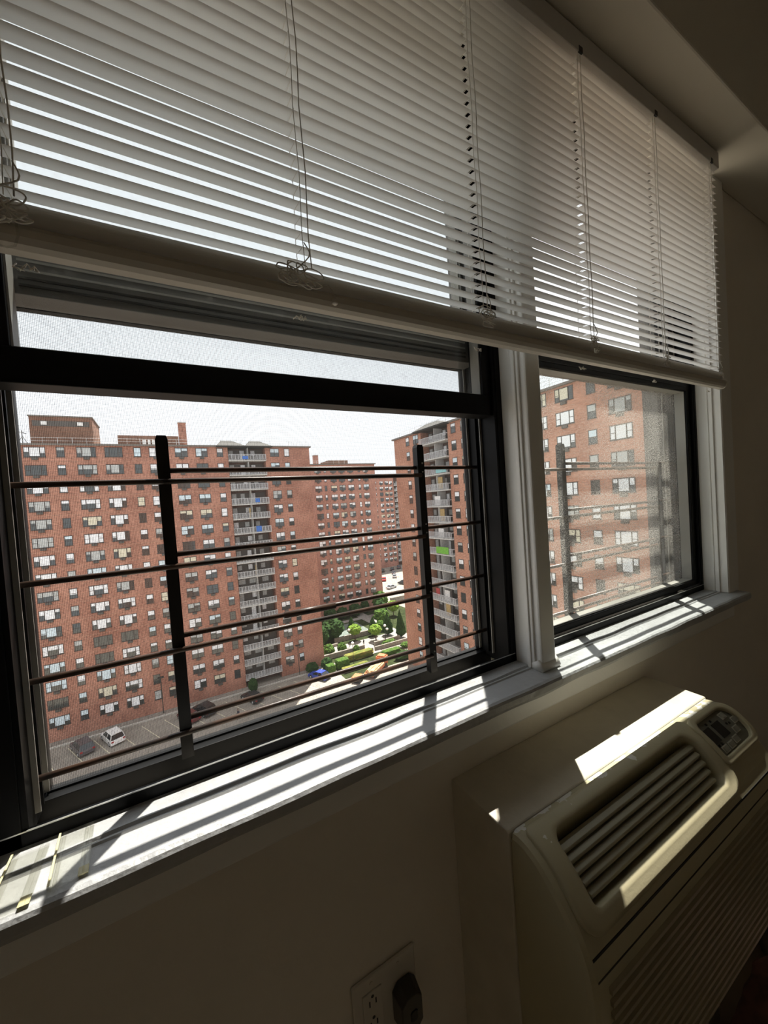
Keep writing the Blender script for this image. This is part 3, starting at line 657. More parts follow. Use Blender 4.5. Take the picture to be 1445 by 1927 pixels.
wpart('path', B(37.0, 39.6, 74.8, 80, G+.05, G+.11), M['path'], gr)
for (a, b, c, d, h_) in ((27, 37, 78.2, 78.7, 1.1), (39.6, 46.4, 78.2, 78.7, 1.1), (31, 38, 76.0, 76.4, .9), (38.5, 48, 76.0, 76.4, .9), (33, 46, 86.3, 86.7, 1.2), (26.8, 33, 84.2, 84.6, .7), (60.5, 74, 106, 106.6, 2.2)):
    o = wpart('garden_wall', B(a, b, c, d, G, G+h_), M['pwall'], gr)

# --- facade kit
_mesh = {}
def cached(key, fn):
    if key not in _mesh: _mesh[key] = fn()
    return _mesh[key]
WH = 1.45
def lights(kind, w_):
    if kind == 't': return [(-w_/2, -w_/2+w_*.25), (-w_*.25, w_*.25), (w_*.25, w_/2)]
    if kind == 'd': return [(-w_/2, 0), (0, w_/2)]
    return [(-w_/2, w_/2)]
def frame_mesh(kind, w_, t=.05):
    mb = MB(); 
    mb.box(-w_/2-.05, w_/2+.05, -.05, .02, WH, WH+.07).box(-w_/2-.07, w_/2+.07, -.07, .02, -.08, 0)
    for a, b in lights(kind, w_):
        mb.box(a-t/2, a+t, -.05, .02, 0, WH).box(b-t, b+t/2, -.05, .02, 0, WH)
        if not (kind == 't' and abs(a+b) < .01): mb.box(a, b, -.045, .02, WH*.5-.025, WH*.5+.025)
    return mb.mesh('window_frame', M['wframe'])
def pane_mesh(kind, w_):
    mb = MB()
    for a, b in lights(kind, w_): mb.box(a+.04, b-.04, -.018, .0, .02, WH-.01)
    return mb.mesh('pane', M['pane'])
def shade_mesh(kind, w_, var, mk):
    rd = random.Random(var*17+3); mb = MB()
    for a, b in lights(kind, w_):
        ctr = kind == 't' and abs(a+b) < .01
        d = rd.choice((.5, .48, .5, .62, .3, .95)) if not ctr else rd.choice((1, .97, .9, .6, .45))
        if rd.random() < .12: continue
        mb.box(a+.05, b-.05, -.026, -.019, WH*(1-d)+.02, WH-.02)
    if not mb.v: mb.box(-.1, .1, -.026, -.019, WH-.1, WH-.02)
    return mb.mesh('shade', M[mk])
def acbox_mesh(): return MB().box(-.36, .36, -.25, .0, -.44, -.09).box(-.33, .33, -.262, -.25, -.41, -.12).mesh('air_conditioner', M['acbox'])
RW = random.Random(21)
def add_window(bd, u, zt, kind, w_, ac_=True, shades=(0, 0, 0, 1, 2, 3, 0)):
    rd = RW; z0 = zt-WH
    f = link('window', cached(('f', kind, round(w_, 2)), lambda: frame_mesh(kind, w_)), bd, (u, 0, z0))
    link('pane', cached(('p', kind, round(w_, 2)), lambda: pane_mesh(kind, w_)), f)
    r_ = rd.random()
    if r_ > .13:
        v = rd.randrange(9); mk = 'shade%d' % rd.choice(shades)
        link('shade', cached(('s', kind, round(w_, 2), v, mk), lambda: shade_mesh(kind, w_, v, mk)), f)
    if ac_ and kind in 'td' and rd.random() < .93: link('air_conditioner', cached('ac', acbox_mesh), f)
def balcony(bd, u0, u1, z, dep, extra=None, div=True):
    wd = u1-u0
    s = link('balcony', cached(('slab', round(wd, 2), dep), lambda: MB().box(0, wd, -.55, dep, -.22, 0).mesh('balcony', M['slab'])), bd, (u0, 0, z))
    def rail():
        mb = MB(); mb.box(0, wd, -.55, -.49, .98, 1.05).box(0, wd, -.55, -.50, .08, .14)
        k = max(6, int(wd/.55))
        for i in range(k+1): x = (wd-.05)*i/k; mb.box(x, x+.05, -.55, -.50, .0, 1.0)
        for i in range(int(wd/.14)): x = .07+.14*i; mb.box(x, x+.045, -.535, -.515, .14, .98)
        mb.box(0, .05, -.5, .0, .9, 1.0).box(wd-.05, wd, -.5, .0, .9, 1.0)
        return mb.mesh('railing', M['rail_ext0'])
    link('railing', cached(('rail', round(wd, 2)), rail), s)
    if div: link('divider', cached(('dv', dep), lambda: MB().box(-.05, .05, -.1, dep, 0, PIT_F-.25).mesh('divider', M['slab'])), s, (wd*.53, 0, 0))
    rdb = random.Random(RW.randrange(6)); x = .35
    while x < wd-1.3:
        w2 = rdb.choice((.8, 1.2, .75)); z0_ = .05 if rdb.random() < .3 else 1.1; mk = 'shade%d' % rdb.choice((0, 2, 2, 2))
        link('balcony_window', cached(('bw', w2, z0_, mk, dep), lambda: MB().box(0, w2, dep-.06, dep-.014, z0_, 2.0).mesh('balcony_window', M[mk])), s, (x, 0, 0)); x += w2+rdb.choice((.8, 1.2, 1.6))
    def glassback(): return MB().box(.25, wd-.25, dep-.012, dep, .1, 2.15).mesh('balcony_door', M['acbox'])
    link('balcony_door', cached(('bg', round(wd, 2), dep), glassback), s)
    if extra:
        for (nm, fx, w2, z0, z1, mk, yy) in extra: link(nm, MB().box(fx*wd, fx*wd+w2, yy, yy+.12, z0, z1).mesh(nm, M[mk]), s)
M['rail_ext0'] = mat('pale_balcony_metal', (0.50, 0.51, 0.52), 0.6)
def building(name, label, loc, rz, u0, u1, depth, brick, stacks, cols, rows, ztop_row, courses=True, group='brick apartment blocks', roof=True, extras=None, base=0):
    """local x along the facade, local y into the building, local z = height relative to the camera"""
    bd = empty(name, loc, rz, label=label, cat='building', group=group)
    zb = G-0.02
    cuts = [u0]
    for a, b in stacks: cuts += [a, b]
    cuts.append(u1)
    DEP = 1.7
    for i in range(0, len(cuts), 2): link('brick_wall', MB().box(cuts[i], cuts[i+1], 0, depth, zb, TOP-.25).mesh('brick_wall', M[brick]), bd)
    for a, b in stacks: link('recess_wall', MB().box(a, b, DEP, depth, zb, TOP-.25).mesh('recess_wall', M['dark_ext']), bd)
    link('cornice', MB().box(u0-.35, u1+.35, -.35, depth+.3, TOP-.3, TOP-.02).mesh('cornice', M['cornice']), bd)
    for r in range(rows):
        zt = ztop_row-r*PIT_F
        for (u, kind, w_) in cols: add_window(bd, u, zt, kind, w_)
        for k, (a, b) in enumerate(stacks):
            ex = extras.get((k, r)) if extras else None
            balcony(bd, a, b, zt-2.15, DEP, ex, b-a > 5)
    if courses:
        cm = {}
        for i in range(0, len(cuts), 2):
            wd = cuts[i+1]-cuts[i]; me = MB().box(0, wd, -.012, 0, 0, .06).mesh('brick_course', M['course'])
            for r in range(rows-1): link('brick_course', me, bd, (cuts[i], 0, ztop_row-r*PIT_F-2.15-.05))
    # parapet fence
    if roof:
        L_ = u1-u0; mb = MB().box(u0, u1, .25, .28, TOP+.92, TOP+.96).box(u0, u1, .25, .28, TOP+.45, TOP+.48)
        for k in range(int(L_/1.8)+1): mb.box(u0+k*1.8, u0+k*1.8+.05, .24, .29, TOP-.05, TOP+1.0)
        link('roof_railing', mb.mesh('roof_railing', M['white_ext']), bd)
    return bd
def canopy(bd, a, b, m='roofgrey'):
    wd = b-a; z = TOP-.3; mb = MB()
    mb.v = [(a, -1.1, z-.1), (b, -1.1, z-.1), (b, 2.2, z-.1), (a, 2.2, z-.1), (a, -1.1, z+.12), (b, -1.1, z+.12), (b, 2.2, z+.12), (a, 2.2, z+.12), (a+wd*.2, .6, z+1.25), (b-wd*.42, .6, z+1.25)]
    mb.f = [(0, 3, 2, 1), (0, 1, 5, 4), (1, 2, 6, 5), (2, 3, 7, 6), (3, 0, 4, 7), (4, 5, 9, 8), (5, 6, 9), (6, 7, 8, 9), (7, 4, 8)]
    link('canopy_roof', mb.mesh('canopy_roof', M[m]), bd)
K = 1.27
def col(l, r, kind): return ((l+r)/2*K, kind, (r-l)*K)
LB = building('apartment_block', 'large red brick apartment block across the lot with a balcony stack', (0, 60*K, 0), 0, -46, 20.9*K, 16, 'brickL', [(8.58*K, 13.91*K)],
    [col(-27.3, -25.4, 't'), col(-24, -23.2, 's'), col(-21.6, -19.7, 't'), col(-18.6, -17.8, 's'), col(-17.0, -16.2, 's'), col(-13.85, -11.9, 't'), col(-10.85, -10.09, 's'), col(-8.91, -7.0, 't'), col(-6.07, -4.22, 't'), col(-2.97, -2.2, 's'), col(-1.24, .25, 'd'), col(1.8, 3.32, 'd'), col(4.36, 5.83, 'd'), col(7.11, 7.89, 's'), col(14.68, 15.98, 'd'), col(16.85, 17.6, 's')],
    16, 9.13*K, extras={(0, 3): [('blue_cushion', .62, .8, .15, .9, 'blue', -.62)], (0, 5): [('blue_parasol', .58, 1.0, .1, 1.15, 'blue', -.64)], (0, 0): [('blue_cover', .36, 1.0, .1, .7, 'blue', -.62)], (0, 4): [('tan_board', .45, .3, 0, 1.9, 'tan', .3)], (0, 8): [('tan_board', .5, .3, 0, 1.9, 'tan', .3)]})
canopy(LB, 7.0*K, 11.0*K); canopy(LB, 11.0*K, 14.9*K)
ph = link('penthouse', MB().box(-13.3*K, -7.2*K, 1.0, 9, TOP-.1, 13.0*K).mesh('penthouse', M['brickD']), LB)
link('penthouse_coping', MB().box(-13.4*K, -7.1*K, .9, 9.1, 13.0*K, 13.0*K+.18).mesh('penthouse_coping', M['cornice']), ph)
link('clerestory', MB().box(-13.0*K, -7.5*K, .95, 1.0, 11.85*K, 12.5*K).mesh('clerestory', M['acbox']), ph)
for u in (-12.2, -8.7): link('vent_grille', MB().box(u*K, (u+.55)*K, .90, .95, 12.0*K, 12.4*K).mesh('vent_grille', M['white_ext']), ph)
link('lower_penthouse', MB().box(-4.67*K, 2.4*K, 1.2, 8, TOP-.1, 10.95*K).mesh('lower_penthouse', M['brickD']), LB)
ch = link('chimney', MB().box(2.5*K, 3.48*K, 2, 3.3, TOP-.1, 13.0*K).mesh('chimney', M['brickL']), LB)
link('chimney_cap', MB().box(2.45*K, 3.53*K, 1.95, 3.35, 13.0*K, 13.1*K).mesh('chimney_cap', M['slab']), ch)
at = MB(); ux = -14.0*K
at.tube([(ux, 1, TOP), (ux, 1, TOP+2.1)], .05, 5).tube([(ux-.7, 1, TOP), (ux, 1, TOP+1.2)], .04, 5).tube([(ux+.6, 1, TOP), (ux, 1, TOP+1.2)], .04, 5).tube([(ux-.6, 1, TOP+1.9), (ux+.5, 1, TOP+1.6)], .05, 5)
link('antenna', at.mesh('antenna', M['acbox']), LB)
link('roof_units', MB().box(-1.9*K, -1.5*K, .6, .9, TOP, TOP+.9).box(-1.3*K, -1.0*K, .6, .9, TOP, TOP+.9).box(-.8*K, -.5*K, .6, .9, TOP, TOP+.9).mesh('roof_units', M['white_ext']), LB)

XRB = 41.1
def ycol(a, b, kind): return (-(a+b)/2, kind, abs(b-a))
RB = building('apartment_block', 'red brick apartment block standing end-on at right, seen through both windows', (XRB, 0, 0), -math.pi/2, -66.4, -1.0, 15, 'brickR', [(-57.2, -49.6), (-18.8, -14.0)],
    [ycol(61.0, 62.05, 's'), ycol(58.0, 59.6, 'd'), ycol(47.6, 48.7, 's'), ycol(45.3, 46.35, 's'), ycol(41.6, 43.6, 't'), ycol(38.6, 39.6, 's'), ycol(34.6, 36.7, 't'), ycol(30.8, 32.9, 't'), ycol(27.25, 29.55, 't'), ycol(24.7, 25.65, 's'), ycol(21.07, 23.3, 't'), ycol(9.6, 11.6, 't'), ycol(6.0, 7.0, 's')],
    16, 11.6, extras={(0, 7): [('green_screen', .45, 3.2, .1, 1.25, 'green', -.64)], (0, 3): [('tan_board', .5, 1.4, .1, 2.2, 'tan', .2)], (0, 2): [('teal_screen', .62, 2.6, .1, 1.1, 'teal', -.64)], (0, 5): [('tan_board', .5, 1.4, .1, 2.2, 'tan', .2)], (0, 4): [('white_boxes', .45, 1.5, .1, 1.7, 'white_ext', -.3)], (0, 10): [('red_cloth', .25, 1.0, .6, 1.9, 'red_ext', -.1), ('white_boxes', .55, 1.3, .1, 1.9, 'white_ext', .0)], (0, 11): [('tan_board', .5, 1.4, .1, 2.2, 'tan', .2)], (0, 6): [('white_boxes', .5, 1.4, .1, 1.6, 'white_ext', -.2)]})
canopy(RB, -58.2, -49.0); canopy(RB, -19.6, -13.2)
MBd = building('apartment_block', 'brown brick apartment block farther back between the two nearer blocks', (0, 108.7, 0), 0, 22, 59.3, 16, 'brickM', [],
    [(40.0, 'd', 1.95), (42.33, 's', .7), (44.95, 'd', 1.9), (47.7, 'd', 1.95), (50.65, 'd', 1.95), (53.6, 's', .75), (55.9, 'd', 1.85)], 15, 11.05)
mch = link('chimney', MB().box(40.0, 41.3, 2, 3.3, TOP-.1, 15.0).mesh('chimney', M['brickM']), MBd)
link('chimney_cap', MB().box(39.9, 41.4, 1.9, 3.4, 15.0, 15.15).mesh('chimney_cap', M['slab']), mch)
link('penthouse', MB().box(44.5, 51.0, 2, 9, TOP-.1, 13.5).mesh('penthouse', M['brickD']), MBd)
FB = building('apartment_block', 'farthest brick apartment block with tiny windows beyond the car park', (0, 167, 0), 0, 72, 130, 16, 'brickM', [(101.3, 108.5)],
    [(85.6, 'd', 1.9), (90.4, 'd', 1.9), (94.2, 'd', 1.9), (97.2, 'd', 1.9), (99.6, 'd', 1.8)], 15, 9.56, courses=False)

# --- cars
def car_mesh(kind):
    suv = kind == 'suv'; L_, W_ = (4.7, 1.9) if suv else (4.6, 1.82); hb = .98 if suv else .88; ht = 1.72 if suv else 1.42
    side = [(-L_/2, .35), (-L_/2+.02, .75), (-L_/2+.10, hb), (L_*.22, hb), (L_/2-.18, hb-.16), (L_/2, hb-.34), (L_/2, .35), (L_/2-.15, .24), (-L_/2+.15, .24)]
    mb = MB(); n_ = len(side); hw = W_/2
    for y, sc in ((-hw, .965), (-hw+.10, 1.0), (hw-.10, 1.0), (hw, .965)):
        for x, z in side: mb.v.append((x*sc, y, .24+(z-.24)*(sc if abs(y) == hw else 1)))
    for i in range(3):
        for k in range(n_): mb.f.append((i*n_+k, i*n_+(k+1) % n_, (i+1)*n_+(k+1) % n_, (i+1)*n_+k))
    mb.f += [tuple(range(n_-1, -1, -1)), tuple(range(3*n_, 4*n_))]
    r0, r1 = (-L_/2+.16, -L_/2+.42) if suv else (-L_/2+.55, -L_/2+1.15)
    f0, f1 = L_*.24, L_*.06
    g = MB(); wb_, wt = hw-.06, hw-.24
    g.v = [(r0, -wb_, hb-.02), (f0, -wb_, hb-.02), (f0, wb_, hb-.02), (r0, wb_, hb-.02), (r1, -wt, ht-.05), (f1, -wt, ht-.05), (f1, wt, ht-.05), (r1, wt, ht-.05)]
    g.f = [(0, 3, 2, 1), (4, 5, 6, 7), (0, 1, 5, 4), (1, 2, 6, 5), (2, 3, 7, 6), (3, 0, 4, 7)]
    rf = MB(); rf.box(r1-.06, f1+.04, -wt-.02, wt+.02, ht-.06, ht)
    for sy_ in (-1, 1):
        for (xa, xb) in ((r0+.02, r1-.02), (f0-.02, f1+.02), ((r0+f0)/2, (r1+f1)/2+.05)):
            rf.tube([(xa, sy_*(wb_+.005), hb-.02), (xb, sy_*(wt+.005), ht-.04)], .045, 4)
    wh = MB().tube([(0, -.11, 0), (0, .11, 0)], .34, 14)
    hub = MB().tube([(0, -.125, 0), (0, .125, 0)], .19, 10)
    tl = MB(); hl = MB()
    for s in (-1, 1):
        y0_, y1_ = sorted((s*(hw-.36), s*(hw-.06))); tl.box(-L_/2-.02, -L_/2+.10, y0_, y1_, hb-.26, hb-.08); hl.box(L_/2-.08, L_/2+.02, y0_, y1_, hb-.46, hb-.32)
    return dict(body=mb, glass=g, roof=rf, wheel=wh, hub=hub, tail=tl, head=hl, L=L_, W=W_)
CM = {k: car_mesh(k) for k in ('suv', 'sedan')}
def car(kind, colr, x, y, ang, label, group, reverse=False):
    d = CM[kind]; c = empty('parked_car', (x, y, G), math.radians(ang), label=label, cat='car', group=group)
    mk = lambda p, m: cached((kind, p, m), lambda: d[p].mesh(p, M[m]))
    b = link('body', mk('body', 'car_'+colr), c); link('roof', mk('roof', 'car_'+colr), c); link('glasshouse', mk('glass', 'cglass'), c)
    link('tail_lamps', mk('tail', 'lampred'), b); link('head_lamps', mk('head', 'lampwhite'), b)
    for sx_ in (-1, 1):
        for sy_ in (-1, 1):
            w_ = link('wheel', mk('wheel', 'tyre'), c, (sx_*d['L']*.31, sy_*(d['W']/2-.10), .34)); link('hub', mk('hub', 'car_silver'), w_)
    return c
HD = 113.5
lotg = 'cars parked in the lot'
car('suv', 'grey', -13.0, 71.0, HD, 'dark grey car at the left end of the parking lot', lotg)
car('suv', 'white', -9.4, 71.3, HD, 'white car parked beside the dark grey one in the lot', lotg)
car('sedan', 'maroon', 0.9, 70.6, HD, 'dark maroon car mostly hidden behind the guard upright', lotg)
car('suv', 'black', 3.3, 71.2, HD, 'black boxy car in the lot right of the first guard upright', lotg)
car('sedan', 'black', 10.9, 70.6, HD, 'black car in the middle of the lot in front of the balconies', lotg)
car('sedan', 'blue', 23.6, 71.3, 118, 'bright blue car at the right end of the lot by the garden', lotg)
far = [(72.5, 126.0, 20, 'silver', 'sedan', 'pale silver car nearest in the far car park'), (79.5, 128.6, 105, 'black', 'suv', 'black car of the near pair in the far car park'), (82.0, 129.5, 105, 'silver', 'suv', 'silver car of the near pair in the far car park'),
       (77.5, 140.5, 60, 'red', 'sedan', 'red car in the far car park'), (72.0, 138.5, 60, 'black', 'sedan', 'black car left of the red car in the far car park'), (70.0, 133.5, 60, 'white', 'sedan', 'white car by the corner of the middle block'),
       (84.2, 143.0, 60, 'silver', 'sedan', 'silver car right of the red car in the far car park'), (75.5, 147.5, 60, 'white', 'suv', 'white car in the third row of the far car park'), (79.0, 149.3, 60, 'silver', 'suv', 'silver car in the third row of the far car park'),
       (88.0, 150.0, 60, 'grey', 'sedan', 'dark grey car in the third row of the far car park'), (92.0, 158.0, 60, 'black', 'sedan', 'black car in the last row of the far car park'), (87.0, 158.5, 60, 'dgreen', 'sedan', 'dark green car in the last row of the far car park'), (97.0, 160.0, 60, 'grey', 'suv', 'dark grey car at the right of the last row, far car park')]
for (x, y, a, c_, k_, lb) in far: car(k_, c_, x, y, a, lb, 'cars in the far car park')

# --- orange street machine with a load
om = empty('orange_truck', (33.6, 66.6, G), math.radians(35), label='orange flatbed truck with a cream load at the lot edge', cat='truck')
link('chassis', MB().box(-3.2, 3.4, -1.0, 1.0, .55, .95).mesh('chassis', M['orange']), om)
link('cab', MB().box(2.0, 3.6, -1.0, 1.0, .95, 2.1).prism([(-.85, 2.1), (.85, 2.1), (.75, 2.35), (-.75, 2.35)], 2.15, 3.4).mesh('cab', M['orange']), om)
link('windscreen', MB().box(3.56, 3.63, -.85, .85, 1.35, 2.0).mesh('windscreen', M['cglass']), om)
lm = MB()
for k in range(9): lm.tube([(-3.0+random.uniform(0, .3), -.8+.2*k, 1.05+.25*math.sin(k*1.3)), (1.8, -.8+.2*k, 1.15+.3*math.sin(k*2.1))], .26, 6)
link('load', lm.mesh('load', M['cream']), om)
for sx_ in (-2.2, 2.4):
    for sy_ in (-.9, .9): link('wheel', cached('twh', lambda: MB().tube([(0, -.16, 0), (0, .16, 0)], .48, 14).mesh('wheel', M['tyre'])), om, (sx_, sy_, .48))
ob = empty('orange_barrow', (28.9, 65.3, G), math.radians(40), label='small orange cart standing in front of the orange truck', cat='cart')
link('tray', MB().prism([(-.6, .5), (.6, .5), (.8, 1.1), (-.8, 1.1)], -.9, .9).mesh('tray', M['orange']), ob)
for sx_ in (-.6, .6): link('wheel', cached('bwh', lambda: MB().tube([(0, -.8, 0), (0, .8, 0)], .3, 12).mesh('wheel', M['tyre'])), ob, (sx_, 0, .3))
link('handle', MB().tube([(.9, -.5, .8), (1.7, -.5, 1.1), (1.7, .5, 1.1), (.9, .5, .8)], .05, 6).mesh('handle', M['lamppost']), ob)

# --- trees and hedges
def foliage(kind, seed, sub=4):
    bm = bmesh.new(); bmesh.ops.create_icosphere(bm, subdivisions=sub, radius=1)
    for v in bm.verts:
        p = v.co.copy(); s_ = Vector((seed*3.7, seed*1.3, seed))
        d = 1+.20*noise.noise(p*2.2+s_)+.16*noise.noise(p*5.5+s_)+.10*noise.noise(p*13+s_)
        if kind == 'cone':
            t = (p.z+1)/2; rr = (1-t**1.6)*1.0+.03; a = math.atan2(p.y, p.x); rad = math.hypot(p.x, p.y)
            f = rr/max(.25, math.sqrt(max(.0, 1-p.z*p.z))+.08)
            v.co = Vector((p.x*min(f, 1.3)*d, p.y*min(f, 1.3)*d, p.z*1.0+.04*d))
        elif kind == 'box':
            m_ = max(abs(p.x), abs(p.y), abs(p.z)); q = p/m_; v.co = (q*.75+p*.25)*(.9+.1*d)
            v.co += p*(d-1)*.35
        else: v.co = p*d
    me = bpy.data.meshes.new('crown'); bm.to_mesh(me); bm.free(); return me
def fol(kind, seed, mk):
    def f():
        me = foliage(kind, seed); me.materials.append(M[mk]); return me
    return cached(('fol', kind, seed, mk), f)
def tree(name, kind, x, y, r, h, trunk, mk, label, cat='tree', group=None, ry=None):
    t = empty(name, (x, y, G+.05), label=label, cat=cat, group=group)
    c = link('crown', fol(kind, int(abs(x*7+y*3)) % 5, mk), t, (0, 0, trunk+h/2)); c.scale = (r, ry or r, h/2)
    if trunk > .2: link('trunk', cached('trunk', lambda: MB().tube([(0, 0, 0), (.02, 0, .5), (0, .02, 1)], [.16, .11, .08], 7).mesh('trunk', M['bark'])), t).scale = (1, 1, trunk+h*.35)
    else: link('stem', cached('stem', lambda: MB().tube([(0, 0, 0), (0, 0, .5)], .08, 6).mesh('stem', M['bark'])), t)
    return t
gt = 'trees and shrubs of the courtyard garden'
tree('conical_tree', 'cone', 42.6, 84.6, 1.35, 4.6, .3, 'leaf_d', 'dark conical evergreen left of the taller pair by the path', group=gt)
tree('conical_tree', 'cone', 45.6, 82.6, 1.55, 5.4, .3, 'leaf_d', 'dark conical evergreen behind the lime round tree by the lamp', group=gt)
tree('conical_tree', 'cone', 47.3, 79.2, 1.3, 6.6, .2, 'leaf_d', 'tall dark conical evergreen against the right brick block', group=gt)
tree('conical_tree', 'cone', 38.8, 89.0, 1.3, 4.4, .3, 'leaf_d', 'dark conical evergreen at the back left of the garden court', group=gt)
tree('round_tree', 'ball', 37.6, 84.6, 1.5, 2.4, 1.6, 'leaf_l', 'lime green round-headed tree standing alone by the pale path', group=gt)
tree('round_tree', 'ball', 41.6, 81.4, 1.45, 2.3, 1.6, 'leaf_l', 'lime green round-headed tree next to the globe lamp', group=gt)
tree('round_tree', 'ball', 48.0, 90.0, 2.0, 3.4, 1.2, 'leaf_m', 'large light green tree behind the conical evergreens', group=gt)
tree('round_tree', 'ball', 46.0, 87.0, 1.1, 1.8, .8, 'leaf_m', 'small green tree between the conical evergreens', group=gt)
tree('round_tree', 'ball', 33.5, 88.5, 2.7, 4.8, .6, 'leaf_d', 'broad dark green tree at the left of the garden', group=gt)
tree('round_tree', 'ball', 29.6, 86.0, 1.7, 4.4, .5, 'leaf_d', 'dark green tree beside the corner of the large brick block', group=gt)
tree('round_tree', 'ball', 55.0, 95.5, 1.6, 3.0, 1.4, 'leaf_l', 'small lime tree by the path at the back of the garden', group=gt)
tree('round_tree', 'ball', 54.9, 103.0, 2.3, 4.6, 1.2, 'leaf_m', 'grey-green tree at the foot of the middle block', group=gt)
for i, (x, y, r) in enumerate(((42.6, 103.6, 1.75), (46.6, 103.4, 1.9), (50.2, 104.0, 1.3), (38.8, 103.6, 1.7), (52.2, 98.6, 1.9))):
    tree('shrub', 'ball', x, y, r, 3.2+.3*i, 0, 'leaf_d', ['second', 'third', 'fourth', 'first', 'last'][i]+' dark shrub from the left in the back row below the middle block', 'shrub', gt)
for (x, y, r, ry, h, mk, lb) in ((29.0, 80.0, 1.3, 1.2, 2.6, 'leaf_m', 'green shrub by the brick corner in front of the pale path'), (32.0, 79.6, 1.0, .9, 2.4, 'leaf_m', 'green shrub right of the brick corner shrub'), (34.6, 77.6, .7, .6, 1.8, 'leaf_m', 'small shrub at the low garden wall'),
        (42.8, 77.2, 1.8, .9, 1.2, 'leaf_m', 'low green shrub behind the dark lawn at right'), (45.0, 73.6, 1.2, .9, 1.1, 'leaf_m', 'low shrub at the foot of the right brick block'),
        (23.3, 74.6, 1.2, .9, 1.9, 'leaf_d', 'dark round shrub against the large block beside the balconies'), (26.2, 73.9, 1.1, 1.0, 2.4, 'leaf_d', 'dark tall shrub at the right end of the large block'), (11.7, 73.7, .8, .7, 2.4, 'leaf_d', 'small dark shrub behind the black car'),
        (41.5, 68.5, 2.4, 1.0, 1.6, 'leaf_d', 'dark shrub beside the orange truck')):
    tree('shrub', 'ball', x, y, r, h, 0, mk, lb, 'shrub', gt, ry)
for (x, y, r, ry, h, mk, lb) in ((33.8, 74.8, 3.4, .8, 1.4, 'leaf_y', 'long clipped hedge with orange-tinged leaves'), (29.2, 73.0, 1.4, .9, 1.7, 'leaf_m', 'clipped green hedge block by the blue car'), (26.2, 71.9, .9, .8, 1.7, 'leaf_m', 'clipped green hedge block at the brick corner'), (31.0, 70.3, 3.0, .7, .9, 'leaf_y', 'low ochre hedge along the lot edge'), (40.5, 72.4, 2.2, .8, 1.0, 'leaf_m', 'low hedge right of the ochre hedges')):
    tree('hedge', 'box', x, y, r, h, 0, mk, lb, 'hedge', gt, ry)

# --- lamp posts
def lamp(x, y, h_, label, twin=False):
    l = empty('lamp_post', (x, y, G), label=label, cat='lamp post', group='globe lamp posts of the garden')
    link('post', MB().tube([(0, 0, 0), (0, 0, .3), (0, 0, h_)], [.12, .07, .05], 8).mesh('post', M['lamppost']), l)
    def globe():
        bm = bmesh.new(); bmesh.ops.create_icosphere(bm, subdivisions=2, radius=.32)
        me = bpy.data.meshes.new('globe'); bm.to_mesh(me); bm.free(); me.materials.append(M['globe']); return me
    g = link('globe', cached('globe', globe), l, (0, 0, h_+.25)); link('collar', cached('collar', lambda: MB().tube([(0, 0, -.36), (0, 0, -.22)], [.1, .22], 8).mesh('collar', M['lamppost'])), g)
    return l
lamp(35.2, 82.4, 3.6, 'globe lamp left of the lone lime tree'); lamp(42.6, 78.4, 4.0, 'globe lamp beside the lime tree at right'); lamp(43.8, 79.6, 2.6, 'short globe lamp behind the taller one'); lamp(31.6, 72.6, 4.2, 'globe lamp between the clipped hedges'); lamp(28.0, 82.2, 3.8, 'globe lamp at the corner of the large block')
wl = empty('wall_lamp_post', (-2.7, 75.3, G), label='dark street lamp standing against the large brick block', cat='lamp post')
link('post', MB().tube([(0, 0, 0), (0, 0, 6.2)], .07, 8).mesh('post', M['lamppost']), wl); link('lamp_head', MB().box(-.45, .45, -.5, .1, 6.2, 6.35).mesh('lamp_head', M['lamppost']), wl)
wl2 = empty('wall_lamp_post', (20.8, 74.9, G), label='dark street lamp by the shrubs at the right end of the large block', cat='lamp post')
link('post', MB().tube([(0, 0, 0), (0, 0, 6.0)], .07, 8).mesh('post', M['lamppost']), wl2); link('lamp_head', MB().box(-.45, .45, -.5, .1, 6.0, 6.15).mesh('lamp_head', M['lamppost']), wl2)

# --- two people
def person_mat(name, cols):
    m = bpy.data.materials.new(name); m.use_nodes = True; nt = m.node_tree; b = nt.nodes['Principled BSDF']; b.inputs['Roughness'].default_value = .85
    tc = nt.nodes.new('ShaderNodeTexCoord'); sp = nt.nodes.new('ShaderNodeSeparateXYZ'); nt.links.new(tc.outputs['Object'], sp.inputs[0])
    mr = nt.nodes.new('ShaderNodeMapRange'); mr.inputs['From Max'].default_value = 1.8; nt.links.new(sp.outputs['Z'], mr.inputs['Value'])
    r = nt.nodes.new('ShaderNodeValToRGB'); r.color_ramp.interpolation = 'CONSTANT'; nt.links.new(mr.outputs[0], r.inputs[0])
    e = r.color_ramp.elements; e[0].position = 0; e[0].color = (*cols[0], 1); e[1].position = .52; e[1].color = (*cols[1], 1)
    x = e.new(.83); x.color = (*cols[2], 1)
    nt.links.new(r.outputs[0], b.inputs['Base Color']); return m
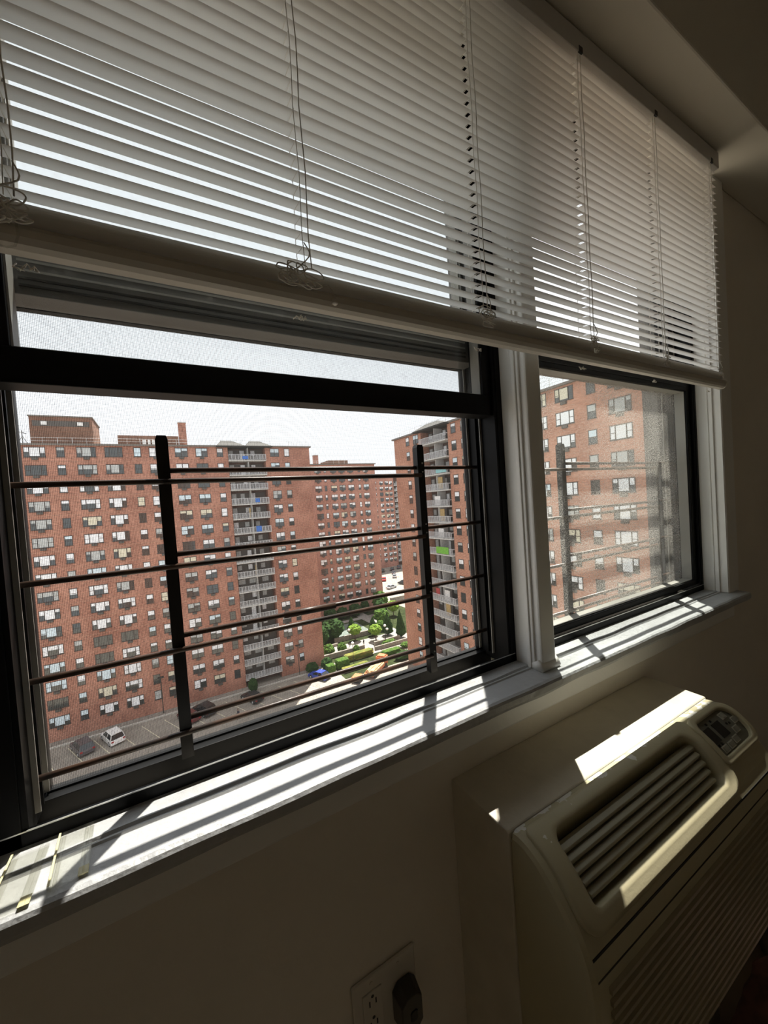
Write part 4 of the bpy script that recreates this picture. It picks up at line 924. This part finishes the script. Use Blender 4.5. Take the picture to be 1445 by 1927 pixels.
def person(x, y, rz, label, cols, hairc, stride):
    p = empty('person', (x, y, G+.12 if y > 75 else G), rz, label=label, cat='person', group='people outside')
    V = [(0, 0, .95), (0, 0, 1.15), (0, 0, 1.40), (0, .01, 1.50), (0, .02, 1.60), (0, .03, 1.70),
         (.09, 0, .90), (.10, stride, .50), (.10, stride*.8, .08), (.10, stride*.8+.16, .05),
         (-.09, 0, .90), (-.10, -stride, .50), (-.10, -stride*1.6, .08), (-.10, -stride*1.6+.16, .05),
         (.19, 0, 1.40), (.24, -.05, 1.13), (.22, .10, .90), (.22, .16, .82), (-.19, 0, 1.40), (-.24, .05, 1.13), (-.22, .12, .90), (-.22, .18, .82)]
    E_ = [(0, 1), (1, 2), (2, 3), (3, 4), (4, 5), (0, 6), (6, 7), (7, 8), (8, 9), (0, 10), (10, 11), (11, 12), (12, 13), (2, 14), (14, 15), (15, 16), (16, 17), (2, 18), (18, 19), (19, 20), (20, 21)]
    Rr = [(.15, .10), (.14, .10), (.16, .11), (.06, .06), (.085, .10), (.08, .09), (.09, .09), (.065, .065), (.045, .045), (.04, .03), (.09, .09), (.065, .065), (.045, .045), (.04, .03), (.06, .06), (.045, .045), (.035, .035), (.03, .04), (.06, .06), (.045, .045), (.035, .035), (.03, .04)]
    me = bpy.data.meshes.new('body'); me.from_pydata(V, E_, []); me.materials.append(person_mat('person_clothes', cols))
    o = link('body', me, p); md = o.modifiers.new('skin', 'SKIN')
    for i, sv_ in enumerate(me.skin_vertices[0].data): sv_.radius = Rr[i]; sv_.use_root = (i == 0)
    s2 = o.modifiers.new('sub', 'SUBSURF'); s2.levels = 1; s2.render_levels = 1
    bm = bmesh.new(); bmesh.ops.create_icosphere(bm, subdivisions=2, radius=.108); 
    for v in bm.verts: v.co = Vector((v.co.x*.95, v.co.y*1.05-.01, v.co.z*.85+1.715)) if v.co.z > -.03 or v.co.y < -.02 else Vector((v.co.x*.8, v.co.y*.8, v.co.z*.6+1.715))
    h_ = bpy.data.meshes.new('hair'); bm.to_mesh(h_); bm.free(); h_.materials.append(mat('hair', hairc, .7)); link('hair', h_, p)
person(7.8, 65.4, 2.2, 'person in dark clothes walking across the parking lot', ((.03, .03, .04), (.05, .05, .06), (.35, .2, .14)), (.02, .015, .01), .16)
person(37.6, 79.9, .6, 'person in black standing at the start of the pale path', ((.02, .02, .02), (.03, .03, .03), (.3, .18, .12)), (.02, .015, .01), .04)
